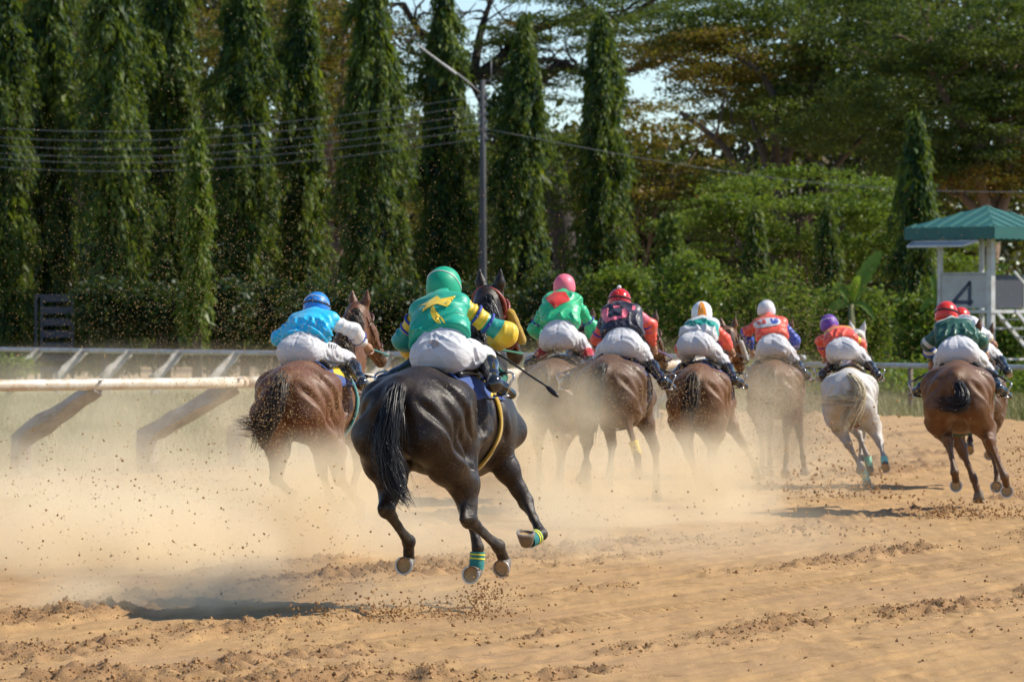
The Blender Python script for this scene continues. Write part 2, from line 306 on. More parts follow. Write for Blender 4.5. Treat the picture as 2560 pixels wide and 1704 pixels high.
# joint positions of each horse and rider in metres, in the frame of that horse (x right, y forward, z up)
POSES = {
'main': {'LH':[[-0.22,0.27,1.061],[-0.184,-0.014,0.688],[-0.145,0.269,0.469],[-0.184,0.364,0.333]],'RH':[[0.22,0.27,1.061],[0.332,0.134,0.625],[0.421,0.43,0.44],[0.416,0.559,0.33]],'LF':[[-0.18,1.03,1.031],[-0.049,1.066,0.676],[0.023,1.079,0.395],[0.016,1.067,0.236]],'RF':[[0.18,1.03,1.031],[0.364,1.086,0.703],[0.523,0.959,0.496],[0.47,0.815,0.451]],'loc':[-0.636,31.077,0.0],'S':1.0,'yaw':21.0,'lift':0.061,'rider':{'hip':[0.036,0.38,1.691],'shL':[-0.298,0.72,1.961],'shR':[0.087,0.72,2.019],'head':[-0.162,0.93,2.137],'elL':[-0.388,0.8,1.78],'elR':[0.295,0.88,1.818],'haL':[-0.392,1.0,1.632],'haR':[0.1,1.08,1.742],'kn':[0.121,0.72,1.702],'an':[0.391,0.42,1.508],'to':[0.436,0.55,1.447]},'tail':[[[0.015,-0.34,1.464],[0.031,-0.46,1.313],[0.02,-0.5,1.135],[0.048,-0.5,0.982],[0.103,-0.5,0.837],[0.158,-0.5,0.754]]],'decals':[('star','yellow',[[-0.069,0.2,2.003],[0.005,0.2,2.033],[0.041,0.2,2.052],[0.075,0.2,2.077],[0.101,0.2,2.054],[0.208,0.2,2.075],[0.129,0.2,2.037],[0.152,0.2,2.0],[0.075,0.2,2.021],[0.043,0.2,2.011],[-0.035,0.2,1.963],[0.008,0.2,2.017]]),('crescent','yellow',[[0.051,0.2,2.009],[0.07,0.2,1.972],[0.098,0.2,1.945],[0.127,0.2,1.916],[0.138,0.2,1.892],[0.123,0.2,1.896],[0.102,0.2,1.926],[0.077,0.2,1.942],[0.081,0.2,1.919],[0.106,0.2,1.889],[0.073,0.2,1.899],[0.045,0.2,1.929],[0.029,0.2,1.965],[0.034,0.2,1.995]])],'cloth_mark':[[0.386,0.4,1.461],[0.412,0.4,1.43],[0.395,0.4,1.357],[0.366,0.4,1.368],[0.382,0.4,1.413]],'whip':[[0.135,1.06,1.712],[0.248,1.02,1.655],[0.449,0.95,1.544],[0.573,0.91,1.478],[0.67,0.88,1.408]],'strap':[[0.119,1.1,1.708],[0.149,1.05,1.64],[0.205,1.0,1.573],[0.253,0.98,1.546],[0.265,0.92,1.513],[0.23,0.86,1.524]],'seat_mark':[[[0.016,0.2,1.769],[0.048,0.2,1.785],[0.081,0.2,1.787],[0.095,0.2,1.766],[0.091,0.2,1.743],[0.052,0.2,1.733],[0.041,0.2,1.753]]]},
'blue': {'LH':[[-0.22,0.27,1.023],[-0.222,0.129,0.575],[-0.191,0.456,0.428],[-0.162,0.334,0.313]],'RH':[[0.22,0.27,1.023],[0.319,0.214,0.567],[0.4,0.493,0.354],[0.378,0.641,0.273]],'LF':[[-0.18,1.03,0.993],[-0.125,1.036,0.617],[-0.102,1.179,0.366],[-0.029,1.074,0.27]],'RF':[[0.18,1.03,0.993],[0.15,1.22,0.673],[0.14,1.05,0.423],[0.14,0.92,0.343]],'loc':[-1.83,40.584,0.0],'S':1.0,'yaw':17.0,'lift':0.023,'rider':{'hip':[-0.088,0.38,1.658],'shL':[-0.303,0.72,1.897],'shR':[0.119,0.72,1.917],'head':[-0.136,0.93,2.028],'elL':[-0.42,0.8,1.758],'elR':[0.202,0.88,1.824],'haL':[-0.37,1.0,1.622],'haR':[0.273,1.08,1.689],'kn':[0.21,0.72,1.608],'an':[0.45,0.42,1.382],'to':[0.474,0.55,1.309]},'tail':[[[0.004,-0.34,1.42],[-0.01,-0.46,1.231],[-0.074,-0.5,1.031],[-0.145,-0.5,0.846]],[[0.004,-0.34,1.414],[-0.046,-0.46,1.18],[-0.173,-0.5,1.047],[-0.33,-0.5,1.052]]],'cloth_mark':[[0.188,0.4,1.512],[0.236,0.4,1.518],[0.305,0.4,1.476],[0.367,0.4,1.427],[0.405,0.4,1.366],[0.353,0.4,1.392],[0.284,0.4,1.44],[0.208,0.4,1.466]],'thigh_mark':[[[0.178,0.3,1.717],[0.191,0.3,1.719],[0.196,0.3,1.685],[0.184,0.3,1.682]],[[0.203,0.3,1.711],[0.218,0.3,1.709],[0.215,0.3,1.675],[0.206,0.3,1.676]],[[0.228,0.3,1.709],[0.237,0.3,1.706],[0.235,0.3,1.674],[0.226,0.3,1.677]],[[0.247,0.3,1.708],[0.259,0.3,1.703],[0.25,0.3,1.674],[0.242,0.3,1.677]]]},
'pink': {'LH':[[-0.22,0.3,0.973],[-0.16,0.06,0.633],[-0.15,0.12,0.273],[-0.15,0.02,0.143]],'RH':[[0.22,0.25,0.953],[0.17,-0.12,0.673],[0.15,-0.3,0.373],[0.15,-0.42,0.273]],'LF':[[-0.18,1.03,0.943],[-0.15,1.1,0.563],[-0.14,1.08,0.253],[-0.14,1.14,0.113]],'RF':[[0.18,1.03,0.943],[0.15,1.22,0.623],[0.14,1.05,0.373],[0.14,0.92,0.293]],'loc':[0.414,49.706,0.0],'S':1.0,'yaw':12.0,'lift':-0.027,'rider':{'hip':[-0.001,0.38,1.75],'shL':[-0.224,0.72,2.123],'shR':[0.144,0.72,2.131],'head':[-0.056,0.93,2.275],'elL':[-0.344,0.8,1.828],'elR':[0.242,0.88,1.858],'haL':[-0.333,1.0,1.71],'haR':[0.194,1.08,1.71],'kn':[0.196,0.72,1.648],'an':[0.323,0.42,1.462],'to':[0.332,0.55,1.419]},'tail':[[[0.002,-0.34,1.365],[-0.032,-0.46,1.099],[-0.074,-0.5,0.854]]],'decals':[('diamond','red',[[-0.109,0.2,2.15],[-0.012,0.2,2.22],[0.107,0.2,2.22],[0.162,0.2,2.128],[0.061,0.2,2.092],[-0.01,0.2,2.045]])]},
'black': {'LH':[[-0.22,0.27,1.035],[-0.208,-0.11,0.758],[-0.149,-0.358,0.505],[-0.148,-0.364,0.335]],'RH':[[0.22,0.27,1.035],[0.215,-0.195,0.964],[0.317,-0.19,0.619],[0.33,-0.193,0.449]],'LF':[[-0.18,1.03,1.005],[-0.15,1.22,0.685],[-0.14,1.05,0.435],[-0.14,0.92,0.355]],'RF':[[0.18,1.03,1.005],[0.312,1.038,0.649],[0.329,1.03,0.36],[0.333,1.024,0.2]],'loc':[0.937,46.837,0.0],'S':1.0,'yaw':10.0,'lift':0.035,'rider':{'hip':[0.084,0.38,1.68],'shL':[-0.161,0.72,1.987],'shR':[0.216,0.72,2.007],'head':[-0.029,0.93,2.103],'elL':[-0.226,0.8,1.737],'elR':[0.276,0.88,1.86],'haL':[-0.225,1.0,1.569],'haR':[0.291,1.08,1.649],'kn':[0.264,0.72,1.56],'an':[0.475,0.42,1.33],'to':[0.54,0.55,1.27]},'tail':[[[0.002,-0.34,1.447],[-0.058,-0.46,1.223],[-0.102,-0.5,0.915],[-0.118,-0.5,0.76]]],'decals':[('horseshoe_mark','pink',[[0.029,0.2,2.064],[0.098,0.2,2.068],[0.098,0.2,2.047],[0.033,0.2,2.042]]),('horseshoe_mark','pink',[[-0.018,0.2,2.042],[-0.057,0.2,2.004],[-0.057,0.2,1.962],[-0.01,0.2,1.943],[0.05,0.2,1.957],[0.111,0.2,1.966],[0.132,0.2,1.987],[0.119,0.2,2.03],[0.149,0.2,2.042],[0.181,0.2,1.996],[0.158,0.2,1.953],[0.085,0.2,1.932],[0.007,0.2,1.919],[-0.036,0.2,1.901],[-0.087,0.2,1.919],[-0.111,0.2,1.953],[-0.096,0.2,2.004],[-0.061,0.2,2.034]]),('horseshoe_mark','pink',[[0.222,0.2,2.064],[0.255,0.2,2.062],[0.246,0.2,2.019],[0.215,0.2,2.023]])],'cloth_mark':[[0.24,0.4,1.48],[0.287,0.4,1.467],[0.339,0.4,1.429],[0.304,0.4,1.438],[0.253,0.4,1.459]]},
'teal': {'LH':[[-0.22,0.27,0.978],[-0.119,0.269,0.519],[-0.021,0.325,0.177],[0.003,0.465,0.084]],'RH':[[0.22,0.27,0.978],[0.124,0.245,0.519],[0.131,0.233,0.159],[0.128,0.337,0.024]],'LF':[[-0.18,1.03,0.948],[0.017,1.043,0.623],[0.145,1.049,0.363],[0.202,1.051,0.214]],'RF':[[0.18,1.03,0.948],[0.384,1.043,0.628],[0.497,1.177,0.396],[0.51,1.312,0.312]],'loc':[1.945,50.313,0.0],'S':0.96,'yaw':9.0,'lift':-0.022,'rider':{'hip':[-0.067,0.38,1.737],'shL':[-0.202,0.72,1.93],'shR':[0.132,0.72,1.948],'head':[-0.062,0.93,2.077],'elL':[-0.278,0.8,1.691],'elR':[0.186,0.88,1.793],'haL':[-0.262,1.0,1.534],'haR':[0.248,1.08,1.663],'kn':[0.19,0.72,1.559],'an':[0.357,0.42,1.346],'to':[0.44,0.55,1.287]},'tail':[[[0.001,-0.34,1.372],[-0.006,-0.46,1.135],[-0.036,-0.5,0.876]]]},
'red': {'LH':[[-0.22,0.3,0.959],[-0.16,0.06,0.619],[-0.15,0.12,0.259],[-0.15,0.02,0.129]],'RH':[[0.22,0.3,0.959],[0.16,0.06,0.619],[0.15,0.12,0.259],[0.15,0.02,0.129]],'LF':[[-0.18,1.03,0.929],[-0.15,1.1,0.549],[-0.14,1.08,0.239],[-0.14,1.14,0.099]],'RF':[[0.18,1.03,0.929],[0.248,1.026,0.555],[0.286,1.021,0.268],[0.3,1.095,0.127]],'loc':[3.13,57.457,0.0],'S':0.96,'yaw':8.0,'lift':-0.041,'rider':{'hip':[-0.036,0.38,1.673],'shL':[-0.308,0.72,1.949],'shR':[0.102,0.72,1.974],'head':[-0.169,0.93,2.131],'elL':[-0.401,0.8,1.843],'elR':[0.185,0.88,1.752],'haL':[-0.358,1.0,1.599],'haR':[0.169,1.08,1.609],'kn':[0.198,0.72,1.51],'an':[0.338,0.42,1.352],'to':[0.413,0.55,1.275]},'tail':[[[0.001,-0.34,1.359],[-0.004,-0.46,1.088],[-0.025,-0.5,0.767]]],'decals':[('oval_patch','white',[[-0.25,0.2,1.949],[-0.226,0.2,1.988],[-0.148,0.2,2.022],[-0.062,0.2,2.037],[0.042,0.2,2.037],[0.09,0.2,2.014],[0.101,0.2,1.975],[0.059,0.2,1.945],[-0.044,0.2,1.928],[-0.182,0.2,1.906],[-0.23,0.2,1.915]]),('letter_n','red',[[-0.21,0.2,1.985],[-0.181,0.2,1.991],[-0.144,0.2,1.962],[-0.138,0.2,2.015],[-0.103,0.2,2.02],[-0.094,0.2,1.965],[-0.126,0.2,1.958],[-0.163,0.2,1.985],[-0.16,0.2,1.949],[-0.195,0.2,1.942]]),('letter_u','blue',[[-0.043,0.2,2.027],[-0.011,0.2,2.03],[-0.005,0.2,1.991],[0.033,0.2,1.994],[0.027,0.2,2.034],[0.052,0.2,2.034],[0.064,0.2,1.985],[0.042,0.2,1.968],[-0.01,0.2,1.965],[-0.031,0.2,1.979]])]},
'white': {'LH':[[-0.22,0.27,0.951],[-0.019,0.09,0.566],[0.148,0.153,0.254],[0.217,0.22,0.113]],'RH':[[0.22,0.27,0.951],[0.369,0.011,0.588],[0.42,-0.292,0.4],[0.434,-0.442,0.321]],'LF':[[-0.18,1.03,0.921],[0.108,1.023,0.673],[0.215,1.014,0.403],[0.252,1.009,0.248]],'RF':[[0.18,1.03,0.921],[0.15,1.22,0.601],[0.14,1.05,0.351],[0.14,0.92,0.271]],'loc':[3.823,54.357,0.0],'S':0.92,'yaw':4.0,'lift':-0.049,'rider':{'hip':[-0.084,0.38,1.728],'shL':[-0.288,0.72,1.891],'shR':[0.02,0.72,1.931],'head':[-0.254,0.93,2.03],'elL':[-0.348,0.8,1.816],'elR':[0.12,0.88,1.795],'haL':[-0.314,1.0,1.624],'haR':[0.18,1.08,1.704],'kn':[0.164,0.72,1.602],'an':[0.312,0.42,1.416],'to':[0.392,0.55,1.37]},'tail':[[[0.01,-0.34,1.404],[0.117,-0.46,1.269],[0.107,-0.5,1.113],[-0.093,-0.5,1.103],[-0.38,-0.5,1.098]],[[0.01,-0.34,1.395],[0.117,-0.46,1.235],[0.078,-0.5,1.04],[-0.019,-0.5,0.893],[-0.058,-0.5,0.747]]]},
'green': {'LH':[[-0.22,0.27,0.977],[-0.084,-0.107,0.731],[-0.012,-0.314,0.446],[-0.003,-0.187,0.333]],'RH':[[0.22,0.27,0.977],[0.324,-0.118,0.733],[0.461,-0.124,0.4],[0.486,-0.012,0.275]],'LF':[[-0.18,1.03,0.947],[-0.0,1.026,0.612],[0.111,1.02,0.344],[0.162,1.016,0.193]],'RF':[[0.18,1.03,0.947],[0.289,1.146,0.602],[0.356,0.94,0.409],[0.348,0.839,0.285]],'loc':[4.348,46.838,0.0],'S':1.0,'yaw':8.0,'lift':-0.023,'rider':{'hip':[-0.01,0.38,1.613],'shL':[-0.236,0.72,1.833],'shR':[0.1,0.72,1.856],'head':[-0.155,0.93,1.976],'elL':[-0.323,0.8,1.685],'elR':[0.176,0.88,1.721],'haL':[-0.306,1.0,1.501],'haR':[0.219,1.08,1.593],'kn':[0.262,0.72,1.445],'an':[0.376,0.42,1.259],'to':[0.458,0.55,1.19]},'tail':[[[0.008,-0.34,1.338],[0.068,-0.46,1.204],[0.054,-0.5,1.116],[-0.05,-0.5,1.1],[-0.192,-0.5,1.131]]],'cloth_mark':[[0.231,0.4,1.416],[0.303,0.4,1.389],[0.384,0.4,1.322],[0.375,0.4,1.304],[0.276,0.4,1.353],[0.222,0.4,1.394]]},
'hid': {'LH':[[-0.22,0.3,0.895],[-0.17,0.02,0.695],[-0.15,0.2,0.515],[-0.15,0.1,0.445]],'RH':[[0.22,0.3,0.895],[0.17,0.02,0.695],[0.15,0.2,0.515],[0.15,0.1,0.445]],'LF':[[-0.18,1.03,0.865],[-0.15,1.3,0.695],[-0.14,1.1,0.555],[-0.14,1.0,0.495]],'RF':[[0.18,1.03,0.865],[0.15,1.3,0.695],[0.14,1.1,0.555],[0.14,1.0,0.495]],'loc':[5.257,54.367,0.0],'S':0.96,'yaw':9.0,'lift':-0.105,'rider':{'hip':[-0.096,0.38,1.68],'shL':[-0.274,0.72,1.946],'shR':[-0.045,0.72,1.965],'head':[-0.24,0.93,2.027],'elL':[-0.313,0.8,1.812],'elR':[0.05,0.88,1.821],'haL':[-0.254,1.0,1.691],'haR':[0.139,1.08,1.729],'kn':[0.145,0.72,1.597],'an':[0.234,0.42,1.409],'to':[0.274,0.55,1.36]},'tail':[[[0.001,-0.34,1.299],[0.027,-0.46,1.066]]]},
}
# ------------------------------------------------------------------ ground, track
def vnoise2(x, y, seed):
    """value noise on an integer lattice, smooth interpolation"""
    xi = np.floor(x).astype(np.int64); yi = np.floor(y).astype(np.int64); fx = x-xi; fy = y-yi
    fx = fx*fx*fx*(fx*(fx*6-15)+10); fy = fy*fy*fy*(fy*(fy*6-15)+10)
    def hsh(a, b):
        h = (a*374761393+b*668265263+seed*1442695041) & 0xffffffff; h = ((h ^ (h >> 13))*1274126177) & 0xffffffff
        return ((h ^ (h >> 16)) & 0xffff)/65535.0
    return (hsh(xi, yi)*(1-fx)+hsh(xi+1, yi)*fx)*(1-fy)+(hsh(xi, yi+1)*(1-fx)+hsh(xi+1, yi+1)*fx)*fy
def fbm2(x, y, seed, o=4, g=.5):
    s = 0; a = 1; t = 0
    for i in range(o): s = s+a*vnoise2(x*2**i+i*17.3, y*2**i-i*9.1, seed+i); t += a; a *= g
    return s/t
RAIL_IN = [(-13, 51.5), (-9, 54.6), (-6.07, 56.9), (-3.19, 60.4), (-.05, 70.2), (2.3, 82.0), (3.5, 91.0), (4.0, 98.0)]
RAIL_OUT = [(16, 88), (12.6, 93), (10.2, 97.5), (6.4, 105), (0, 113), (-6.2, 121), (-15, 138), (-24, 156)]
def curve2(P, n=10): return catmull([A(x, y, 0) for x, y in P], n)
_ri = curve2(RAIL_IN); _ro = curve2(RAIL_OUT)
def sandmat():
    t = NT('track_sand'); v = t.coord('World'); vs_ = t.coord('World', rot=(0, 0, math.radians(24)), scale=(2.6, .16, 1))
    big = t.noise(v, .35, 4); f = t.noise(v, 3.0, 6, .65); fine = t.noise(v, 38.0, 5, .7); st = t.noise(vs_, 2.6, 6, .65)
    c = t.mix(t.ramp(f, [(.35, 0.), (.7, 1.)]), (.36, .205, .078), (.47, .282, .110))
    c = t.mix(t.ramp(st, [(.42, 0.), (.62, 1.)]), c, (.50, .298, .120))
    c = t.mix(t.math('MULTIPLY', t.ramp(big, [(.45, 0.), (.7, 1.)]), .5), c, (.43, .256, .128))
    c = t.mix(t.math('MULTIPLY', t.ramp(t.attr('loose'), [(.35, 0.), (.8, 1.)]), .75), c, (.27, .145, .060))
    c = t.mix(t.math('MULTIPLY', t.ramp(fine, [(.30, 1.), (.48, 0.)]), .30), c, (.24, .13, .06))
    damp = t.ramp(t.noise(t.coord('World', rot=(0, 0, math.radians(24)), scale=(.9, .13, 1)), 1.0, 5, .6), [(.54, 0.), (.68, 1.)]); c = t.mix(t.math('MULTIPLY', damp, .45), c, (.26, .148, .066))      # damper stripes
    hb = t.math('ADD', t.math('MULTIPLY', fine, .6), t.noise(v, 120., 3))
    t.pbr(Base_Color=c, Roughness=.92, Normal=t.bump(hb, .85, .014)); return t.m
def groundmat():
    t = NT('dry_grass_and_earth'); v = t.coord('World'); f = t.noise(v, 1.2, 6, .7); g = t.noise(v, 14., 5, .7); b = t.noise(v, .12, 4)
    grass = t.mix(f, (.13, .125, .045), (.27, .235, .10)); grass = t.mix(t.math('MULTIPLY', g, .5), grass, (.22, .18, .08))
    earth = t.mix(f, (.30, .205, .12), (.44, .32, .20))
    y = t.n('ShaderNodeSeparateXYZ'); t.l(t.n('ShaderNodeNewGeometry').outputs['Position'], y.inputs[0])
    far = t.math('MULTIPLY', t.math('SUBTRACT', t.math('ADD', y.outputs['Y'], t.math('MULTIPLY', b, 24.)), 152.), .12, True)
    c = t.mix(t.math('MAXIMUM', far, t.ramp(b, [(.62, 0.), (.75, .3)])), grass, earth)
    t.pbr(Base_Color=c, Roughness=.95, Normal=t.bump(g, .6, .05)); return t.m
SAND = sandmat(); GROUND = groundmat()
_g = mesh_obj('ground', [(-700, -20, -.02), (700, -20, -.02), (700, 1500, -.02), (-700, 1500, -.02)], np.array([[0, 1, 2, 3]]), GROUND, smooth=False); tag(_g, kind='structure')
def relief(x, y):
    """furrows and hoof-churned ridges; returns height and how loose the sand lies"""
    th = math.radians(62.); u = x*math.sin(th)+y*math.cos(th); w = -x*math.cos(th)+y*math.sin(th)      # u across?, w along the running direction
    ax, ay = math.sin(math.radians(24)), math.cos(math.radians(24))
    along = x*ax+y*ay; across = x*ay-y*ax
    wav = across+.35*(fbm2(along*.12, across*.4, 3)-.5)
    fur = .016*(fbm2(along*.16+3, wav*3.6, 9, 3, .6)-.5)+.030*(fbm2(along*.35, wav*11., 15, 3)-.5)
    tr = np.clip(1-np.abs(across+12.0+.05*np.sin(along*.8))/.2, 0, 1)**.5; tr2 = np.clip(1-np.abs(across+10.4)/.2, 0, 1)**.5*np.clip((fbm2(along*.3, 0*along, 4)-.45)*5, 0, 1)
    fur = fur+(tr+tr2)*.016*np.sin(2*math.pi*(along/.17+across*2.2))*(.3+fbm2(along*.9, across*2, 66))
    rid = np.clip((fbm2(along*.09, wav*1.15, 21, 3)-.47)*5.0, 0, 1)*np.clip((fbm2(along*.8, across*1.9, 5)-.36)*3.2, 0, 1)
    clod = rid*np.clip(fbm2(x*11, y*7, 31, 3)-.36, 0, 1)*.16
    und = .05*(fbm2(x*.25, y*.16, 41, 3)-.5)
    hp = np.clip((fbm2(along*1.1, across*5.0, 77, 3)-.60)*6, 0, 1)*-.030
    return .004+np.maximum(und+.03, 0)*.6+fur+clod+hp*(1-rid), rid
def inner_x(y): return np.interp(y, _ri[:, 1], _ri[:, 0])
def outer_y(x): return np.interp(x, _ro[::-1, 0], _ro[::-1, 1])
xs = np.concatenate([np.arange(-17, -5.2, .12), np.arange(-5.2, 6.6, .026), np.arange(6.6, 30, .14)])
ys = np.concatenate([np.arange(12, 23.5, .5), np.arange(23.5, 40, .045), np.arange(40, 62, .10), np.arange(62, 140, .5)])
X, Y = np.meshgrid(xs, ys); Z, rid_ = relief(X, Y)
# hoofprints: dished hollows with a pushed-up rim
rp = np.random.default_rng(55)
for k in range(900):
    y0 = 24+24*rp.uniform()**1.3; x0 = rp.uniform(-.13, .13)*y0; R0 = rp.uniform(.07, .11); dp = rp.uniform(.008, .024)
    if fbm2(np.array([(x0*math.cos(.42)-y0*math.sin(.42))*.8]), np.array([(x0*math.sin(.42)+y0*math.cos(.42))*.1]), 88)[0] < .47: continue
    i0, i1 = np.searchsorted(xs, [x0-.25, x0+.25]); j0, j1 = np.searchsorted(ys, [y0-.3, y0+.3])
    dx = X[j0:j1, i0:i1]-x0; dy = Y[j0:j1, i0:i1]-y0; al = dx*.41+dy*.91; ac = dx*.91-dy*.41; rr_ = np.sqrt((al/1.35)**2+ac**2)/R0
    Z[j0:j1, i0:i1] += dp*(-np.clip(1-rr_**2, 0, 1)**.7+.28*np.exp(-((rr_-1.2)/.22)**2)*np.clip(.6-al/R0*.5, 0, 1.2))
ins = (X > inner_x(Y)-.9) & (Y < outer_y(X)-6.0)
Z = np.where(ins, np.maximum(Z, .003), -.06)
n0, n1 = X.shape; idx = np.arange(n0*n1).reshape(n0, n1)
q = np.stack([idx[:-1, :-1], idx[:-1, 1:], idx[1:, 1:], idx[1:, :-1]], -1).reshape(-1, 4); keep = ins.reshape(-1)[q].any(1); q = q[keep]
used = np.unique(q); mp_ = np.full(n0*n1, -1); mp_[used] = np.arange(len(used))
trk = mesh_obj('track', np.stack([X, Y, Z], -1).reshape(-1, 3)[used], mp_[q], SAND, attrs={'loose': rid_.reshape(-1)[used]}); tag(trk, kind='structure')
# loose clods lying on the churned ridges
def clod_mesh(P, R, seed, stretch=None):
    """many small irregular lumps in one mesh (octahedra pushed about)"""
    r = np.random.default_rng(seed); n = len(P)
    base = np.array([(1, 0, 0), (-1, 0, 0), (0, 1, 0), (0, -1, 0), (0, 0, 1), (0, 0, -1)], float)
    T = np.array([(0, 2, 4), (2, 1, 4), (1, 3, 4), (3, 0, 4), (2, 0, 5), (1, 2, 5), (3, 1, 5), (0, 3, 5)])
    M = r.normal(size=(n, 3, 3)); Qm, _ = np.linalg.qr(M)
    V = base[None]*(R[:, None, None])*r.uniform(.55, 1.35, (n, 6, 1)); V = np.einsum('nij,nkj->nki', Qm, V)
    if stretch is not None: V = V*stretch
    V = V+P[:, None]
    F = (T[None]+6*np.arange(n)[:, None, None]).reshape(-1, 3)
    return V.reshape(-1, 3), F
def clodmat(name, a, b):
    t = NT(name); g = t.n('ShaderNodeNewGeometry'); c = t.mix(g.outputs['Random Per Island'], a, b)
    t.pbr(Base_Color=c, Roughness=.95); return t.m
CLOD = clodmat('damp_sand_clods', (.27, .140, .052), (.46, .275, .115)); GRAIN = clodmat('dry_sand_grains', (.34, .20, .08), (.62, .44, .22))
r_ = np.random.default_rng(3); cx = r_.uniform(-6, 7, 420000); cy = r_.uniform(23.5, 44, 420000); ch, cr = relief(cx, cy)
k_ = (r_.uniform(0, 1, len(cx)) < cr**1.5*.80+.005) & (np.abs(cx) < cy*.115); cx, cy, ch = cx[k_], cy[k_], ch[k_]
R_ = .003+.013*r_.uniform(0, 1, len(cx))**4
V_, F_ = clod_mesh(np.stack([cx, cy, ch+R_*.3], 1), R_, 8); o = mesh_obj('sand_clods', V_, F_, CLOD, smooth=False); tag(o, 'damp crumbs of sand strewn over the churned track', 'sand', kind='stuff')
# grass of the infield and of the verges
def grass(name, P, hgt, mat, seed, label):
    r = np.random.default_rng(seed); n = len(P); a = r.uniform(0, 6.28, n); h = hgt*r.uniform(.5, 1.3, n); w = .012+.01*r.uniform(0, 1, n)
    d = np.stack([np.cos(a), np.sin(a), 0*a], 1); b = np.stack([-np.sin(a), np.cos(a), 0*a], 1)*(h*r.uniform(.1, .7, n))[:, None]
    V = np.stack([P-d*w[:, None], P+d*w[:, None], P+b+np.array([0, 0, 1])*h[:, None]], 1).reshape(-1, 3)
    o = mesh_obj(name, V, np.arange(3*n).reshape(n, 3), mat, smooth=False); tag(o, label, 'grass', kind='stuff'); return o
def leafmat(name, cols, trans=.30, rough=.5):
    t = NT(name); g = t.n('ShaderNodeNewGeometry'); n = len(cols)
    c = t.ramp(g.outputs['Random Per Island'], [(i/(n-1) if n > 1 else 0, k) for i, k in enumerate(cols)])
    big = t.noise(t.coord('World'), .8, 3); c = t.mix(t.math('MULTIPLY', t.ramp(big, [(.35, 0.), (.7, 1.)]), .35), c, tuple(x*1.25 for x in cols[-1]))
    d = t.n('ShaderNodeBsdfPrincipled'); t.set(d, Base_Color=c, Roughness=rough); d.inputs['Specular IOR Level'].default_value = .3
    tr = t.n('ShaderNodeBsdfTranslucent'); t.l(t.mix(.35, c, (.30, .38, .02)), tr.inputs[0])
    m = t.n('ShaderNodeMixShader'); m.inputs[0].default_value = trans; t.l(d.outputs[0], m.inputs[1]); t.l(tr.outputs[0], m.inputs[2]); t.l(m.outputs[0], t.out.inputs['Surface']); return t.m
GR = leafmat('dry_grass_blades', [(.08, .095, .022), (.18, .17, .055), (.32, .27, .13)], .2, .6)
r_ = np.random.default_rng(11); gx = r_.uniform(-22, 8, 90000); gy = r_.uniform(52, 125, 90000); k_ = (gx < inner_x(gy)-1.0) & (np.abs(gx) < gy*.125) & (gy < outer_y(gx)+6)
grass('grass', np.stack([gx[k_], gy[k_], 0*gx[k_]-.02], 1), .14, GR, 1, 'dusty dry grass of the infield behind the white rail')
gx = r_.uniform(-3, 20, 60000); gy = r_.uniform(80, 126, 60000); k_ = (gy > outer_y(gx)-6.0) & (np.abs(gx) < gy*.125)
grass('grass', np.stack([gx[k_], gy[k_], 0*gx[k_]-.02], 1), .22, GR, 2, 'green grass strip along the outer rail')

# ------------------------------------------------------------------ vegetation
def px2w(px, py, D):      # a place in the world seen at this spot of the photograph, D metres ahead
    return A((px-1280)/12000*D, D, CAM_H-(py-805)/12000*D)
def leaf_quads(P, d, L, W, r):
    n = len(P); d = d/np.maximum(np.linalg.norm(d, axis=1), 1e-9)[:, None]
    s = np.cross(d, r.normal(size=(n, 3))); s /= np.maximum(np.linalg.norm(s, axis=1), 1e-9)[:, None]
    L = np.broadcast_to(L, (n,))[:, None]; W = np.broadcast_to(W, (n,))[:, None]
    V = np.stack([P, P+d*L*.45+s*W*.5, P+d*L, P+d*L*.45-s*W*.5], 1).reshape(-1, 3)
    return V, np.arange(4*n).reshape(n, 4)
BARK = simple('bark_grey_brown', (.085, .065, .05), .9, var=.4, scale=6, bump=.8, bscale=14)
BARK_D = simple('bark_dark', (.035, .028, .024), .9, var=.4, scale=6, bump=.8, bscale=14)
BARK_L = simple('bark_pale_brown', (.16, .105, .07), .9, var=.4, scale=6, bump=.8, bscale=14)  # paler brown bark for trees behind the row
MAST = leafmat('mast_tree_leaves', [(.004, .030, .024), (.009, .047, .025), (.028, .085, .018), (.18, .22, .016)], .38, .55)  # yellow last stop paints sunlit leaves, scattered at random
MAST_Y = leafmat('sunlit_young_mast_leaves', [(.04, .09, .012), (.09, .15, .018), (.17, .21, .025)], .35, .42)  # sunlit yellow-green put into the leaf colour of the young tree
RAIN = leafmat('rain_tree_leaves', [(.012, .040, .015), (.032, .072, .016), (.105, .140, .018)], .35, .5)
RAIN_O = leafmat('rain_tree_turning_leaves', [(.040, .052, .012), (.095, .085, .013), (.24, .12, .014)], .4, .5)
BUSH = leafmat('bush_leaves', [(.020, .066, .012), (.065, .130, .015), (.18, .24, .022)], .42, .5)
HEDGE = leafmat('dark_shrub_leaves', [(.006, .022, .009), (.012, .036, .012), (.022, .050, .012)], .25, .45)
BANANA = leafmat('banana_leaves', [(.06, .14, .02), (.13, .22, .03)], .45, .35)
